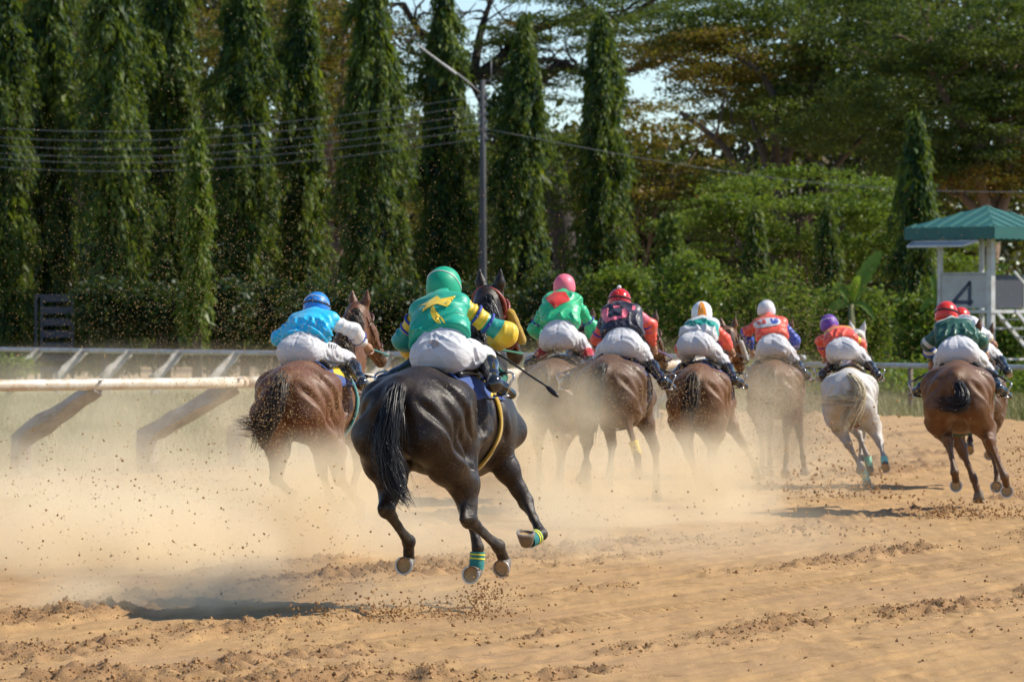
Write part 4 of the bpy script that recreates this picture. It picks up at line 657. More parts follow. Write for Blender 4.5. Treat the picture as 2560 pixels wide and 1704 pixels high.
# number tower
def tower():
    s = 12000/116.; cx, cy = (2482-1280)/s, 117.6; root = empty('number_tower', (cx, cy, 0), math.radians(45)); tag(root, 'small number tower with green pyramid roof, grey panel and steps', 'tower')
    WHT = paint_mat('tower_white_steel', (.56, .57, .58), (.36, .30, .25), .35); PAN = paint_mat('grey_white_panel', (.46, .47, .48), (.36, .34, .31), .25); GRN = simple('green_sheet_roof', (.014, .105, .092), .55, var=.3, scale=4)
    GRL = simple('green_sheet_roof_light', (.05, .18, .155), .55, var=.3, scale=4); DK = simple('dark_panel', (.05, .055, .07), .6)
    a = 1.42; ze = 3.92; zf = 4.20; za = 4.74
    # roof: four hipped sheets with raised ribs, and a scalloped fascia
    for k in range(4):
        R = np.array([[math.cos(k*math.pi/2), -math.sin(k*math.pi/2), 0], [math.sin(k*math.pi/2), math.cos(k*math.pi/2), 0], [0, 0, 1]])
        V = np.array([(-a, -a, zf), (a, -a, zf), (0, 0, za), (-a, -a, zf-.03), (a, -a, zf-.03), (0, 0, za-.03)])@R.T
        sheet = mesh_obj('roof_sheet', V, [np.array([(0, 1, 4, 3)]), np.array([(0, 1, 2), (5, 4, 3)])], GRN, root, False)
        m = MB()
        for i in range(-6, 7):
            if i % 2: continue
            x = i/7*a; t = 1-abs(i)/7.; p0 = A(x, -a, zf+.012); p1 = lerp(p0, A(x, -abs(x), zf+(za-zf)*t), .98)+A(0, 0, .012)
            m.bar(R@p0, R@p1, .10, .02)
        m.build('roof_rib', GRL, sheet)
        n = 24; VV = []; 
        for i in range(n+1):
            x = -a+2*a*i/n; zb = ze-.025*(i % 2); VV += [(x, -a-.004, zf+.0), (x, -a-.004, zb), (x, -a+.02, zf), (x, -a+.02, zb)]
        Q = [q for i in range(n) for q in ((4*i, 4*i+1, 4*i+5, 4*i+4), (4*i+2, 4*i+6, 4*i+7, 4*i+3), (4*i+1, 4*i+3, 4*i+7, 4*i+5))]
        mesh_obj('fascia', np.array(VV)@R.T, np.array(Q), GRN, root, False)
    p = .80
    for sx in (-1, 1):
        for sy in (-1, 1):
            m = MB(); th = .15 if (sx, sy) == (-1, -1) else .10; m.box((sx*p-th/2, sy*p-th/2, -.1), (sx*p+th/2, sy*p+th/2, zf-.02)); m.build('post', WHT, root)
    m = MB(); m.box((-p-.1, -p-.1, 2.12), (p+.1, p+.1, 2.20)); m.build('platform', WHT, root)
    pn = MB(); pn.box((-p-.03, -p+.08, 2.24), (-p+.0, p-.06, 3.08)); sign = pn.build('number_panel', PAN, root)
    # the figure 4, laid on the outer face of the panel
    xo = -p-.036; D4 = MB()
    def st(y0, z0, y1, z1, w=.075): D4.bar((xo, y0, z0), (xo, y1, z1), .012, w, up=(0, 0, 1) if abs(y1-y0) > abs(z1-z0) else (0, 1, 0))
    st(-.16, 2.29, -.16, 2.90, .10); st(-.18, 2.87, .34, 2.40, .095); st(.38, 2.385, -.26, 2.385, .10)
    D4.build('figure_four', simple('navy_figure_paint', (.04, .06, .11), .6), sign)
    m = MB(); m.box((-p+.10, -p-.02, 2.24), (p-.4, -p+.01, 3.05)); m.build('side_panel', DK, root)
    m = MB(); m.box((p-.36, -p-.03, 2.24), (p-.06, -p+.0, 3.06)); m.build('side_panel', PAN, root)
    m = MB(); m.box((-p-.03, -p+.1, 3.05), (-p+.02, p, 3.11)); m.build('rail_cap', WHT, root)
    # tilted shade flap under the eave
    m = MB(); fl = [A(-a+.05, a-.25, 3.86), A(-a+.05, -a+.55, 3.86), A(-a-.30, -a+.75, 3.74), A(-a-.30, a-.35, 3.74)]
    for i in range(4): m.bar(fl[i], fl[(i+1) % 4], .05, .05)
    fr = m.build('shade_frame', WHT, root); m = MB(); m.add([q+A(0, 0, .0) for q in fl], [(0, 1, 2, 3)]); m.build('shade_sheet', simple('shade_sheet_grey', (.40, .42, .44), .6), fr)
    # steps down the side: two stringers and treads, with a handrail
    m = MB()
    S0, S1 = A(-p+.1, -p-.06, 2.18), A(p+1.3, -p-.06, .05)
    st_ = empty('steps', (0, 0, 0)); st_.parent = root
    for dy in (0, -.62): m = MB(); m.bar(S0+A(0, dy, 0), S1+A(0, dy, 0), .06, .09); m.build('stringer', WHT, st_)
    for i in range(1, 10):
        q = lerp(S0, S1, i/10.); m = MB(); m.box((q[0]-.12, q[1]-.62, q[2]-.015), (q[0]+.12, q[1], q[2]+.015)); m.build('tread', WHT, st_)
    m = MB(); m.bar(S0+A(-.05, -.62, .95), S1+A(0, -.62, .95), .05, .05); m.bar(S1+A(-.1, -.62, 0), S1+A(-.1, -.62, .98), .05, .05); m.build('handrail', WHT, st_)
    for z in (1.75, 1.0):
        m = MB(); m.bar((-p, -p, z), (p, -p, z), .05, .05); m.build('brace', WHT, root); m = MB(); m.bar((-p, -p, z), (-p, p, z), .05, .05); m.build('brace', WHT, root)
tower()
# grey gate frame beyond the far rail on the left
D1 = 150.; s1 = 12000/D1; gx0 = (90-1280)/s1
gate = empty('gate_frame', (gx0, D1, 0)); tag(gate, 'blue-grey metal gate frame standing before the leftmost trees', 'gate')
GT = simple('blue_grey_gate_shaded', (.055, .065, .085), .6, var=.3)  # base colour darkened to carry the shade on the gate
zt = CAM_H+(805-742)/s1
for x in (0, .18, 1.15):
    m = MB(); m.box((x-.035, -.035, -.1), (x+.035, .035, zt)); m.build('post', GT, gate)
m = MB(); m.box((-.04, -.05, zt), (1.2, .05, zt+.08)); m.build('lintel', GT, gate)
for i in range(7):
    z = .3+i*(zt-.45)/6; m = MB(); m.box((.225, -.012, z), (1.11, .012, z+.22)); m.build('slat', GT, gate)

# ------------------------------------------------------------------ horses
def coat_mat(name, base, dark, pts, rough=.42, dust=.25, spec=.5):
    t = NT(name); v = t.coord('Object')
    f = t.noise(v, 2.3, 3); c = t.mix(f, dark, base)
    p = t.attr('points'); c = t.mix(p, c, pts)
    dn = t.math('MULTIPLY', t.ramp(t.noise(v, 7.0, 6, .7), [(.45, 0.0), (.75, 1.0)]), dust)
    c = t.mix(dn, c, (.40, .27, .15))
    gr = t.math('MULTIPLY', t.math('MULTIPLY', t.attr('grime'), t.ramp(t.noise(v, 11.0, 6, .75), [(.42, 0.), (.66, 1.)])), dust*1.1+.18); c = t.mix(gr, c, (.26, .17, .09))      # dust caked on legs and belly
    hair = t.noise(t.coord('Object', scale=(40, 40, 9)), 5.0, 4, .65)
    c = t.mix(t.math('MULTIPLY', t.ramp(hair, [(.35, 0.), (.7, 1.)]), .45), c, tuple(x*.5 for x in base))
    fl = t.math('MULTIPLY', t.ramp(t.noise(v, 85.0, 2, .5), [(.67, 0.), (.71, 1.)]), .55); c = t.mix(fl, c, (.36, .24, .13))      # sand spattered on the coat
    rg = t.math('ADD', t.math('MULTIPLY', t.ramp(t.noise(v, 5.0, 5, .6), [(.3, 0.), (.7, 1.)]), .26), rough-.10)
    rg = t.math('ADD', t.math('ADD', rg, t.math('MULTIPLY', fl, .5)), t.math('MULTIPLY', gr, .5))
    vein = t.noise(v, 13.0, 5, .6, 1.0)
    vl = t.math('MULTIPLY', t.ramp(t.noise(v, 4.2, 2, .5, .8), [(.475, 0.), (.5, 1.), (.525, 0.)]), t.ramp(t.noise(v, 2.0, 2), [(.45, 0.), (.6, 1.)]))      # surface veins
    nb = t.bump(t.math('ADD', t.math('ADD', hair, t.math('MULTIPLY', vein, 2.2)), t.math('MULTIPLY', vl, .9)), .36, .007)
    p = t.pbr(Base_Color=c, Roughness=rg, Normal=nb)
    p.inputs['Specular IOR Level'].default_value = spec
    p.inputs['Sheen Weight'].default_value = .015; p.inputs['Sheen Roughness'].default_value = .4
    return t.m
def hair_mat(name, a, b, rough=.4):
    t = NT(name); g = t.n('ShaderNodeNewGeometry')
    c = t.mix(g.outputs['Random Per Island'], a, b)
    p = t.pbr(Base_Color=c, Roughness=rough); p.inputs['Specular IOR Level'].default_value = .5
    return t.m
HOOF = simple('hoof_horn', (.16, .125, .09), .55, var=.45, scale=30, bump=.3, bscale=90)
SOLE = simple('hoof_sole_packed_sand', (.46, .30, .14), .95, var=.5, scale=45, bump=.9, bscale=90)
SHOE = simple('worn_steel_shoe', (.50, .47, .43), .4, .6, var=.35, scale=40, bump=.3)
def strands(path, rad, n, mat, name, parent, seed, thick=.0035, wob=.02, lens=(.55, 1.0), seg=10, root=.02, curl=0.0):
    """a lock of hair: many thin tapering blades following a guide curve"""
    r = np.random.default_rng(seed); C = catmull(path, 12); M = len(C)
    T = np.gradient(C, axis=0); T /= np.linalg.norm(T, axis=1)[:, None]
    up = np.array([.2, -.9, .4]); U = np.cross(T, up); U /= np.linalg.norm(U, axis=1)[:, None]; W = np.cross(T, U)
    rad = np.interp(np.linspace(0, 1, M), np.linspace(0, 1, len(rad)), rad)
    VV = []; QQ = []; k = 0; tl = np.linspace(0, 1, seg)
    for i in range(n):
        L = r.uniform(*lens); a = r.uniform(0, 6.283); q = r.uniform(0, 1)**.55; q2 = q+r.normal()*.25
        a2 = a+r.normal()*.5; s = tl*L*(M-1); i0 = np.minimum(s.astype(int), M-2); fr = (s-i0)[:, None]
        c = C[i0]*(1-fr)+C[i0+1]*fr; u = U[i0]; w = W[i0]; R = rad[i0]
        al = a+(a2-a)*tl; qq = q+(q2-q)*tl
        off = (R*qq)[:, None]*(np.cos(al)[:, None]*u+np.sin(al)[:, None]*w)
        ph = r.uniform(0, 6.28, 3); off = off+wob*(tl**1.3)[:, None]*np.stack([np.sin(tl*5+ph[0]), np.sin(tl*4+ph[1]), np.sin(tl*6+ph[2])], 1)
        p = c+off
        d = np.gradient(p, axis=0); sd = np.cross(d, r.normal(size=3)); sd /= np.maximum(np.linalg.norm(sd, axis=1), 1e-9)[:, None]
        nr = np.cross(sd, d); nr /= np.maximum(np.linalg.norm(nr, axis=1), 1e-9)[:, None]
        wd = (thick*r.uniform(.6, 1.6)*(1-.85*tl**2))[:, None]
        VV += [p+sd*wd, p-sd*wd*.5+nr*wd*.8, p-sd*wd*.5-nr*wd*.8]
        b = k+np.arange(seg-1)
        for x, y in ((0, 1), (1, 2), (2, 0)):
            QQ.append(np.stack([b+x*seg, b+y*seg, b+y*seg+1, b+x*seg+1], 1))
        k += 3*seg
    return mesh_obj(name, np.concatenate(VV), np.concatenate(QQ), mat, parent, True)
def hoof(c, phi, roll, parent, sc=1.0, side=0.0):
    """hoof wall, packed sole and steel shoe; c = coronet, phi = flexion (0 flat, 90 sole facing backwards)"""
    ph = math.radians(phi); n = A(0, -math.sin(ph), -math.cos(ph)); t = A(0, math.cos(ph), -math.sin(ph)); x = A(1, 0, 0)
    ro = math.radians(roll); x, t = x*math.cos(ro)+t*math.sin(ro), t*math.cos(ro)-x*math.sin(ro)
    sd = math.radians(side); x, n = x*math.cos(sd)+n*math.sin(sd), n*math.cos(sd)-x*math.sin(sd)
    K = 24; th = np.linspace(0, 2*math.pi, K, endpoint=False)
    def ring(h, rx, ry, cy): return [np.asarray(c)+n*h+x*(rx*math.sin(a))+t*(cy+ry*math.cos(a)*(1.0 if math.cos(a) > 0 else .82)) for a in th]
    R = [ring(-.028*sc, .036*sc, .038*sc, -.004), ring(0, .047*sc, .050*sc, 0), ring(.035*sc, .055*sc, .058*sc, .012*sc), ring(.072*sc, .063*sc, .067*sc, .024*sc),
         ring(.072*sc, .055*sc, .058*sc, .024*sc), ring(.064*sc, .050*sc, .052*sc, .023*sc)]
    V = np.array([p for r in R for p in r]); Q = [(i*K+j, (i+1)*K+j, (i+1)*K+(j+1) % K, i*K+(j+1) % K) for i in range(len(R)-1) for j in range(K)]
    hf = mesh_obj('hoof', V, np.array(Q), HOOF, parent)
    r = ring(.062*sc, .053*sc, .055*sc, .023*sc); r2 = ring(.057*sc, .03*sc, .03*sc, .02*sc)
    V = np.array(r+r2+[np.asarray(c)+n*.058*sc+t*.02*sc]); Q = [(j, K+j, K+(j+1) % K, (j+1) % K) for j in range(K)]; T = [(K+j, 2*K, K+(j+1) % K) for j in range(K)]
    mesh_obj('sole', V, [np.array(Q), np.array(T)], SOLE, hf)
    m = MB(); pts = []
    for a in np.linspace(-2.45, 2.45, 26):
        pts.append(np.asarray(c)+n*.076*sc+x*(.057*sc*math.sin(a))+t*(.024*sc+.061*sc*math.cos(a)*(1.0 if math.cos(a) > 0 else .82)))
    Vs = []
    for i, p in enumerate(pts):
        o = nrm(p-(np.asarray(c)+n*.076*sc+t*.024*sc)); w = .0058*sc
        Vs += [p-o*w-n*.006*sc, p+o*w-n*.006*sc, p+o*w+n*.005*sc, p-o*w+n*.005*sc]
    k = len(pts); Q = [(i*4+j, i*4+(j+1) % 4, i*4+4+(j+1) % 4, i*4+4+j) for i in range(k-1) for j in range(4)]+[(3, 2, 1, 0), (4*k-4, 4*k-3, 4*k-2, 4*k-1)]
    m.add(Vs, Q); m.build('horseshoe', SHOE, hf)
    return hf
def horse_field(P, w, h, neck):
    L = P['lift']; z = A(0, 0, L)
    pts = np.array([p for k in ('LH', 'RH', 'LF', 'RF') for p in P[k]]+[list(neck['poll']), list(neck['muzzle'])])
    lo = np.minimum(pts.min(0)-.2, [-.52, -.55, .9]); hi = np.maximum(pts.max(0)+.28, [.52, 1.5, 1.85+L])
    F = Field(lo, hi, h)
    # trunk
    F.ell(A(0, .00, 1.245)+z, (.285*w, .36, .27), .05)
    F.cap(A(0, -.20, 1.345)+z, A(0, .22, 1.385)+z, .13, .135, .12)
    F.ell(A(0, .55, 1.19)+z, (.305*w, .62, .325), .10)
    F.cap(A(0, .30, 1.03)+z, A(0, .95, .99)+z, .18, .18, .12)
    F.ell(A(0, 1.03, 1.16)+z, (.235*w, .32, .33), .10)
    F.cap(A(0, .10, 1.44)+z, A(0, .62, 1.41)+z, .075, .085, .12)
    F.cap(A(0, .68, 1.43)+z, A(0, 1.12, 1.47)+z, .065, .065, .14)
    for s, hk in ((-1, 'LH'), (1, 'RH')):
        st, ho, fe, co = [np.asarray(p, float) for p in P[hk]]
        back = A(0, -1, 0)
        F.cap(A(s*.15*w, .03, 1.27)+z, st+A(-s*.01, -.03, .05), .185*w, .125, .07)                     # thigh
        F.ell(A(s*.20*w, .10, 1.33)+z, (.12, .20, .12), .08)                                            # gluteal mass
        g3 = lerp(st, ho, .35)+back*.05
        g6 = lerp(st, ho, .62)+back*.055
        F.chain([A(s*.115*w, -.24, 1.30)+z, A(s*.155*w, -.215, 1.10)+z, lerp(A(s*.18*w, -.15, .97)+z, g3, .45), lerp(g3, g6, .5), g6], [.11, .125*w, .118, .088, .052], .07)   # hamstrings
        F.ell(A(s*.225*w, .20, 1.36)+z, (.05, .07, .05), .10)                                        # point of hip
        g5 = lerp(st, ho, .5)
        F.chain([st, g5, lerp(st, ho, .8), ho], [.112, .085, .056, .052], .045, flat=((0, 1, 0), 1.12))  # gaskin
        hp = ho+nrm(nrm(ho-st)*.25+nrm(ho-fe)*.5+back*.45)*.080
        F.chain([g3, lerp(st, ho, .8)+back*.055, hp], [.050, .021, .031], .026)                          # achilles and point of hock
        F.ell(ho+nrm(hp-ho)*.012, (.047, .056, .062), .03)
        mid = lerp(ho, fe, .5)
        F.chain([ho, lerp(ho, fe, .22), mid, lerp(ho, fe, .82), fe], [.047, .036, .027, .030, .045], .018)
        tb = nrm(np.cross(np.cross(nrm(fe-ho), hp-ho), nrm(fe-ho)))                                     # flexor tendon behind the cannon
        F.chain([hp, mid+tb*.036, fe+tb*.028], [.02, .013, .025], .012)
        F.chain([fe, lerp(fe, co, .55), co], [.042, .034, .043], .02)
        # flank fold towards the stifle
        F.chain([A(s*.27*w, .42, 1.10)+z, st+A(s*.0, .05, .06)], [.05, .07], .09)
    for s, fk in ((-1, 'LF'), (1, 'RF')):
        el, kn, fe, co = [np.asarray(p, float) for p in P[fk]]
        sh = A(s*.165*w, 1.25, 1.11)+z
        F.cap(A(s*.13, .98, 1.42)+z, sh, .085, .105, .08)
        F.cap(sh, el+A(0, -.02, .05), .105, .105, .06)
        F.ell(A(s*.19*w, .98, 1.16)+z, (.085, .15, .15), .07)
        F.chain([el+A(0, 0, .02), lerp(el, kn, .35), lerp(el, kn, .75), kn], [.10, .082, .05, .05], .04)
        F.ell(kn, (.046, .048, .058), .025)
        fw = nrm(kn-el)
        mid = lerp(kn, fe, .5); tb = nrm(A(0, -1, .2)-nrm(fe-kn)*(A(0, -1, .2)@nrm(fe-kn)))
        F.chain([kn, lerp(kn, fe, .2), mid, lerp(kn, fe, .82), fe], [.043, .034, .029, .031, .040], .02)
        F.chain([kn+tb*.03, mid+tb*.027, fe+tb*.024], [.022, .015, .022], .018)
        F.chain([fe, lerp(fe, co, .55), co], [.039, .033, .042], .02)
        F.ell(A(s*.09, 1.30, 1.10)+z, (.09, .09, .12), .07)
    # neck and head
    pl = np.asarray(neck['poll'], float); mz = np.asarray(neck['muzzle'], float)
    b0 = A(0, 1.16, 1.30)+z; fl = ((1, 0, 0), .72); m1 = lerp(b0, pl, .45)+A(0, .0, .03); m2 = lerp(b0, pl, .8)+A(0, -.01, .03)
    F.chain([b0, m1, m2, pl], [.235, .165, .125, .098], .08, flat=fl)
    F.chain([A(0, .98, 1.46)+z, m1+A(0, -.08, .085), pl+A(0, -.05, .04)], [.09, .07, .05], .08)
    F.chain([A(0, 1.36, 1.17)+z, m1+A(0, .09, -.09), pl+A(0, .05, -.13)], [.14, .10, .08], .09)
    hd = nrm(mz-pl); xd = nrm(np.cross(hd, (0, 0, 1))); ud = np.cross(xd, hd)
    F.chain([pl, lerp(pl, mz, .45), lerp(pl, mz, .8), mz], [.112, .090, .064, .058], .05, flat=(xd, .9))
    F.ell(lerp(pl, mz, .28)-ud*.075, (.055, .10, .095), .05)
    for s in (-1, 1):
        e0 = pl+xd*s*.062+ud*.05-hd*.015; ed = nrm(ud*.55-hd*.75+xd*s*.16) if 'ear' not in neck else nrm(np.asarray(neck['ear'])+A(s*.10, 0, 0))
        F.chain([e0, e0+ed*.09, e0+ed*.185], [.03, .037, .010], .02)
        F.ell(lerp(pl, mz, .36)+xd*s*.066+ud*.03, (.028, .034, .028), .03)
        F.ell(mz+xd*s*.035+ud*.02, (.025, .03, .025), .02, sub=False)
    # tail root
    F.chain([A(0, -.22, 1.41)+z, A(0, -.33, 1.385)+z, A(0, -.40, 1.30)+z], [.07, .05, .035], .05)
    return F
def carve(V, Q, lines):
    # shallow muscle furrows: sink the skin along poly-lines snapped to the surface
    N = vnormals(V, Q); D = np.zeros(len(V))
    for pts, dep, wid in lines:
        C = catmull(pts, 6)
        C = np.array([V[np.argmin(((V-c)**2).sum(1))] for c in C])
        for _ in range(2): C[1:-1] = (C[:-2]+2*C[1:-1]+C[2:])/4
        best = np.full(len(V), 9.0); par = np.zeros(len(V))
        lo = C.min(0)-4*wid; hi = C.max(0)+4*wid; m = np.nonzero(((V > lo) & (V < hi)).all(1))[0]; X = V[m]
        bd = np.full(len(m), 9.0); bp = np.zeros(len(m))
        for i in range(len(C)-1):
            ab = C[i+1]-C[i]; t = np.clip(((X-C[i])@ab)/(ab@ab+1e-9), 0, 1); d = np.linalg.norm(X-C[i]-t[:, None]*ab, axis=1)
            u = d < bd; bd[u] = d[u]; bp[u] = (i+t[u])/(len(C)-1)
        fade = np.clip(np.minimum(bp, 1-bp)*5, 0, 1)
        D[m] += dep*fade*(np.exp(-(bd/wid)**2)-.45*np.exp(-((bd-2.1*wid)/(1.0*wid))**2))
    return V-N*D[:, None]
def build_horse(P, coat, label, w=1.08, h=.016, neck=None, hooves=None, name='horse', smooth=2, grp='racehorses galloping away along the dirt track'):
    root = empty(name, P['loc'], -math.radians(P['yaw']), P.get('S', 1.0))
    tag(root, label, 'horse', grp)
    L = P['lift']
    if neck is None: neck = {}
    nk = dict(poll=(0, 1.78, 1.86+L), muzzle=(0, 2.18, 1.50+L)); nk.update(neck)
    F = horse_field(P, w, h, nk); V, Q = F.mesh(smooth)
    z = A(0, 0, L); gl = []
    for s, hk in ((-1, 'LH'), (1, 'RH')):
        st, ho = [np.asarray(p, float) for p in P[hk][:2]]; g = lerp(st, ho, .4)
        gl += [([A(s*.11*w, -.34, 1.36)+z, A(s*.24*w, -.26, 1.22)+z, A(s*.32*w, -.10, 1.06)+z, g+A(s*.10, -.02, .06)], .024, .030),
               ([A(s*.16*w, -.14, 1.52)+z, A(s*.30*w, -.10, 1.36)+z, A(s*.36*w, .02, 1.20)+z, A(s*.36*w, .14, 1.04)+z], .016, .03),
               ([A(s*.33*w, .36, 1.42)+z, A(s*.36*w, .34, 1.24)+z, A(s*.34*w, .36, 1.08)+z], .034, .05),
               ([A(s*.06*w, -.36, 1.36)+z, A(s*.10*w, -.40, 1.18)+z, A(s*.15*w, -.34, .98)+z], .010, .025),
               ([A(s*.28*w, .86, 1.40)+z, A(s*.30*w, .84, 1.20)+z, A(s*.28*w, .90, 1.02)+z], .020, .03),
               ([A(s*.16*w, .25, 1.54)+z, A(s*.30*w, .26, 1.42)+z], .008, .03),
               ([A(s*.26*w, .18, 1.42)+z, A(s*.34*w, .24, 1.24)+z, st+A(s*.12, .05, .08)], .022, .026),
               ([A(s*.30*w, -.14, 1.20)+z, A(s*.34*w, .0, 1.02)+z, lerp(st, ho, .3)+A(s*.12, 0, 0)], .014, .018),
               ([st+A(s*.12, -.05, .0), g+A(s*.09, .0, 0), lerp(st, ho, .75)+A(s*.06, 0, 0)], .007, .014),
               ([A(s*.34*w, -.02, 1.30)+z, A(s*.37*w, .08, 1.14)+z, A(s*.35*w, .20, 1.04)+z], .006, .012)]
        for i, yy in enumerate((.46, .54, .62, .70, .78)): gl.append(([A(s*.30, yy+.05, 1.36)+z, A(s*.36, yy, 1.20)+z, A(s*.30, yy-.05, 1.02)+z], .005, .018))
    V = carve(V, Q, gl)
    zz = V[:, 2]; pts = np.clip((.74+L*.6-zz)/.22, 0, 1)
    pts = np.maximum(pts, np.clip(1-np.linalg.norm(V-np.asarray(nk['muzzle']), axis=1)/.16, 0, 1))
    body = mesh_obj('body', V, Q, coat, root, attrs={'points': pts, 'grime': np.clip((1.02+L-zz)/.55, 0, 1)})
    hv = dict(LH=(85, 0, 0), RH=(85, 0, 0), LF=(70, 0, 0), RF=(70, 0, 0)); hv.update(hooves or {})
    for k, v in hv.items(): hoof(P[k][3], v[0], v[1], root, side=v[2] if len(v) > 2 else 0)
    P['_neck'] = nk
    return root, body, V, Q, nk

# ------------------------------------------------------------------ tack and riders
def cloth_mat(name, col, rough=.42, sheen=.12, wr=.22, scale=6.0):
    if name in _mc: return _mc[name]
    t = NT(name); v = t.coord('Object'); sv = t.coord('Object', scale=(1, 1.6, 2.6), rot=(.3, .2, .4))
    f = t.noise(v, 3.0, 4); c = t.mix(f, tuple(x*.86 for x in col), tuple(min(1, x*1.08) for x in col))
    dn = t.math('MULTIPLY', t.ramp(t.noise(v, 34.0, 3, .6), [(.66, 0.0), (.74, 1.0)]), .35)
    c = t.mix(dn, c, (.36, .26, .17))
    fold = t.noise(sv, scale, 3, .5, 1.2); weave = t.noise(v, 300.0, 2)
    nb = t.bump(t.math('ADD', fold, t.math('MULTIPLY', weave, .05)), wr, .03)
    p = t.pbr(Base_Color=c, Roughness=rough, Normal=nb)
    p.inputs['Sheen Weight'].default_value = sheen; p.inputs['Specular IOR Level'].default_value = .45
    _mc[name] = t.m; return t.m
def band_mat(name, stops, attr='band', rough=.42):
    """silk with colour bands along an attribute that runs down the sleeve or the back"""
    t = NT(name); v = t.coord('Object'); sv = t.coord('Object', scale=(1, 1.6, 2.6), rot=(.3, .2, .4))
    c = t.ramp(t.attr(attr), [(p, col) for p, col in stops], 'CONSTANT')
    c = t.mix(t.math('MULTIPLY', t.noise(v, 3.0, 4), .22), c, (.03, .03, .03))
    nb = t.bump(t.noise(sv, 6.0, 3, .5, 1.2), .22, .03)
    p = t.pbr(Base_Color=c, Roughness=rough, Normal=nb); p.inputs['Sheen Weight'].default_value = .08
    return t.m
COLS = dict(yellow=(.80, .55, .03), red=(.66, .03, .02), pink=(.86, .16, .24), white=(.68, .68, .70), blue=(.02, .07, .42), green=(.0, .36, .20), teal=(.01, .32, .27), navy=(.012, .014, .035),
            orange=(.85, .28, .02), purple=(.15, .05, .36), dgreen=(.006, .085, .055), sky=(.0, .50, .84), lgreen=(.02, .50, .22), coral=(.86, .09, .05), black=(.012, .012, .014), cream=(.75, .70, .58))
SKIN = simple('skin_tan', (.42, .23, .14), .5, var=.12, scale=8, bump=.1)
BOOT = simple('polished_black_boot', (.012, .013, .015), .16, var=.3, scale=9, bump=.15, bscale=25, coat=.6)
BOOT_RED = simple('red_boot_top', (.55, .03, .04), .3, var=.2, bump=.1, bscale=30)
LEATHER = simple('black_leather', (.015, .013, .012), .34, var=.3, scale=20, bump=.25, bscale=80)
BROWN_LEATHER = simple('brown_bridle_leather', (.10, .04, .02), .4, var=.3, scale=20, bump=.2)
STEEL = simple('bright_steel', (.62, .62, .62), .22, 1.0, var=.1, bump=.05)
BREECH = cloth_mat('white_breeches_cloth', (.60, .60, .63), .7, .12, .2, 9.0)
BKP = simple('black_print', (.03, .03, .035), .6)
STAIN = simple('reddish_grey_smear', (.42, .33, .31), .7, var=.5, scale=60)
def fuzzy(name, col):
    if name in _mc: return _mc[name]
    t = NT(name); v = t.coord('Object'); f = t.noise(v, 90.0, 4, .7)
    c = t.mix(f, tuple(x*.55 for x in col), col); p = t.pbr(Base_Color=c, Roughness=.95, Normal=t.bump(f, 1.0, .02)); p.inputs['Sheen Weight'].default_value = .4
    _mc[name] = t.m; return t.m
def bvh_of(V, F): return BVHTree.FromPolygons([tuple(p) for p in V], [tuple(int(i) for i in f) for f in F])
def wrap(name, bvh, ys, ths, zc, off, thick, mat, parent, nth=28, ny=8, edge=None):
    """a sheet lying on the body: cast from outside towards the long axis"""
    rows = []
    for i in range(ny):
        y0, y1 = ys; row = []
        for j in range(nth):
            th = math.radians(ths[0]+(ths[1]-ths[0])*j/(nth-1)); v = i/(ny-1)
            y = y0+(y1-y0)*v
            if edge: y += edge(th, v)
            d = Vector((math.sin(th), 0, math.cos(th))); o = Vector((0, y, zc))+d*1.0
            hit = bvh.ray_cast(o, -d)
            p = hit[0] if hit[0] is not None else Vector((0, y, zc))+d*.28
            row.append(np.array(p+d*off))
        rows.append(row)
    R = np.array(rows)
    for _ in range(2): R[:, 1:-1] = (R[:, :-2]+2*R[:, 1:-1]+R[:, 2:])/4
    C = np.array([0, 0, zc]); N = R-np.array([0, 0, zc]); N[..., 1] = 0; N /= np.linalg.norm(N, axis=2)[..., None]
    O = R+N*thick
    V = np.concatenate([R.reshape(-1, 3), O.reshape(-1, 3)]); n = ny*nth; Q = []
    for i in range(ny-1):
        for j in range(nth-1):
            a = i*nth+j; Q += [(a, a+nth, a+nth+1, a+1), (n+a, n+a+1, n+a+nth+1, n+a+nth)]
    bd = [i for i in range(nth)]+[i*nth+nth-1 for i in range(1, ny)]+[(ny-1)*nth+j for j in range(nth-2, -1, -1)]+[i*nth for i in range(ny-2, 0, -1)]
    for a, b in zip(bd, bd[1:]+bd[:1]): Q.append((a, b, n+b, n+a))
    o = mesh_obj(name, V, np.array(Q), mat, parent)
    return o, V, np.array(Q)
def decal(name, pts, bvh, dirn, mat, parent, off=.004, lift_pts=None):
    """a flat print cut to an outline and laid on the cloth under it"""
    bm = bmesh.new(); vs = [bm.verts.new(p) for p in pts]; f = bm.faces.new(vs)
    bmesh.ops.triangulate(bm, faces=[f])
    for _ in range(4):
        e = [e for e in bm.edges if e.calc_length() > .022]
        if not e: break
        bmesh.ops.subdivide_edges(bm, edges=e, cuts=1); bmesh.ops.triangulate(bm, faces=bm.faces[:])
    d = Vector(dirn).normalized(); kill = []
    for v in bm.verts:
        hit = bvh.ray_cast(v.co-d*.8, d)
        if hit[0] is None: kill.append(v)
        else: v.co = hit[0]-d*off
    if kill: bmesh.ops.delete(bm, geom=kill, context='VERTS')
    me = bpy.data.meshes.new(name); bm.to_mesh(me); bm.free(); me.materials.append(mat)
    for p in me.polygons: p.use_smooth = True
    o = bpy.data.objects.new(name, me); COL.objects.link(o); o.parent = parent
    return o
def sd_mesh(prims, lo, hi, h, it=2, disp=None):
    F = Field(lo, hi, h); prims(F); V, Q = F.mesh(it)
    if disp is not None:
        N = vnormals(V, Q); V = V+N*disp(V, N)[:, None]
    return V, Q
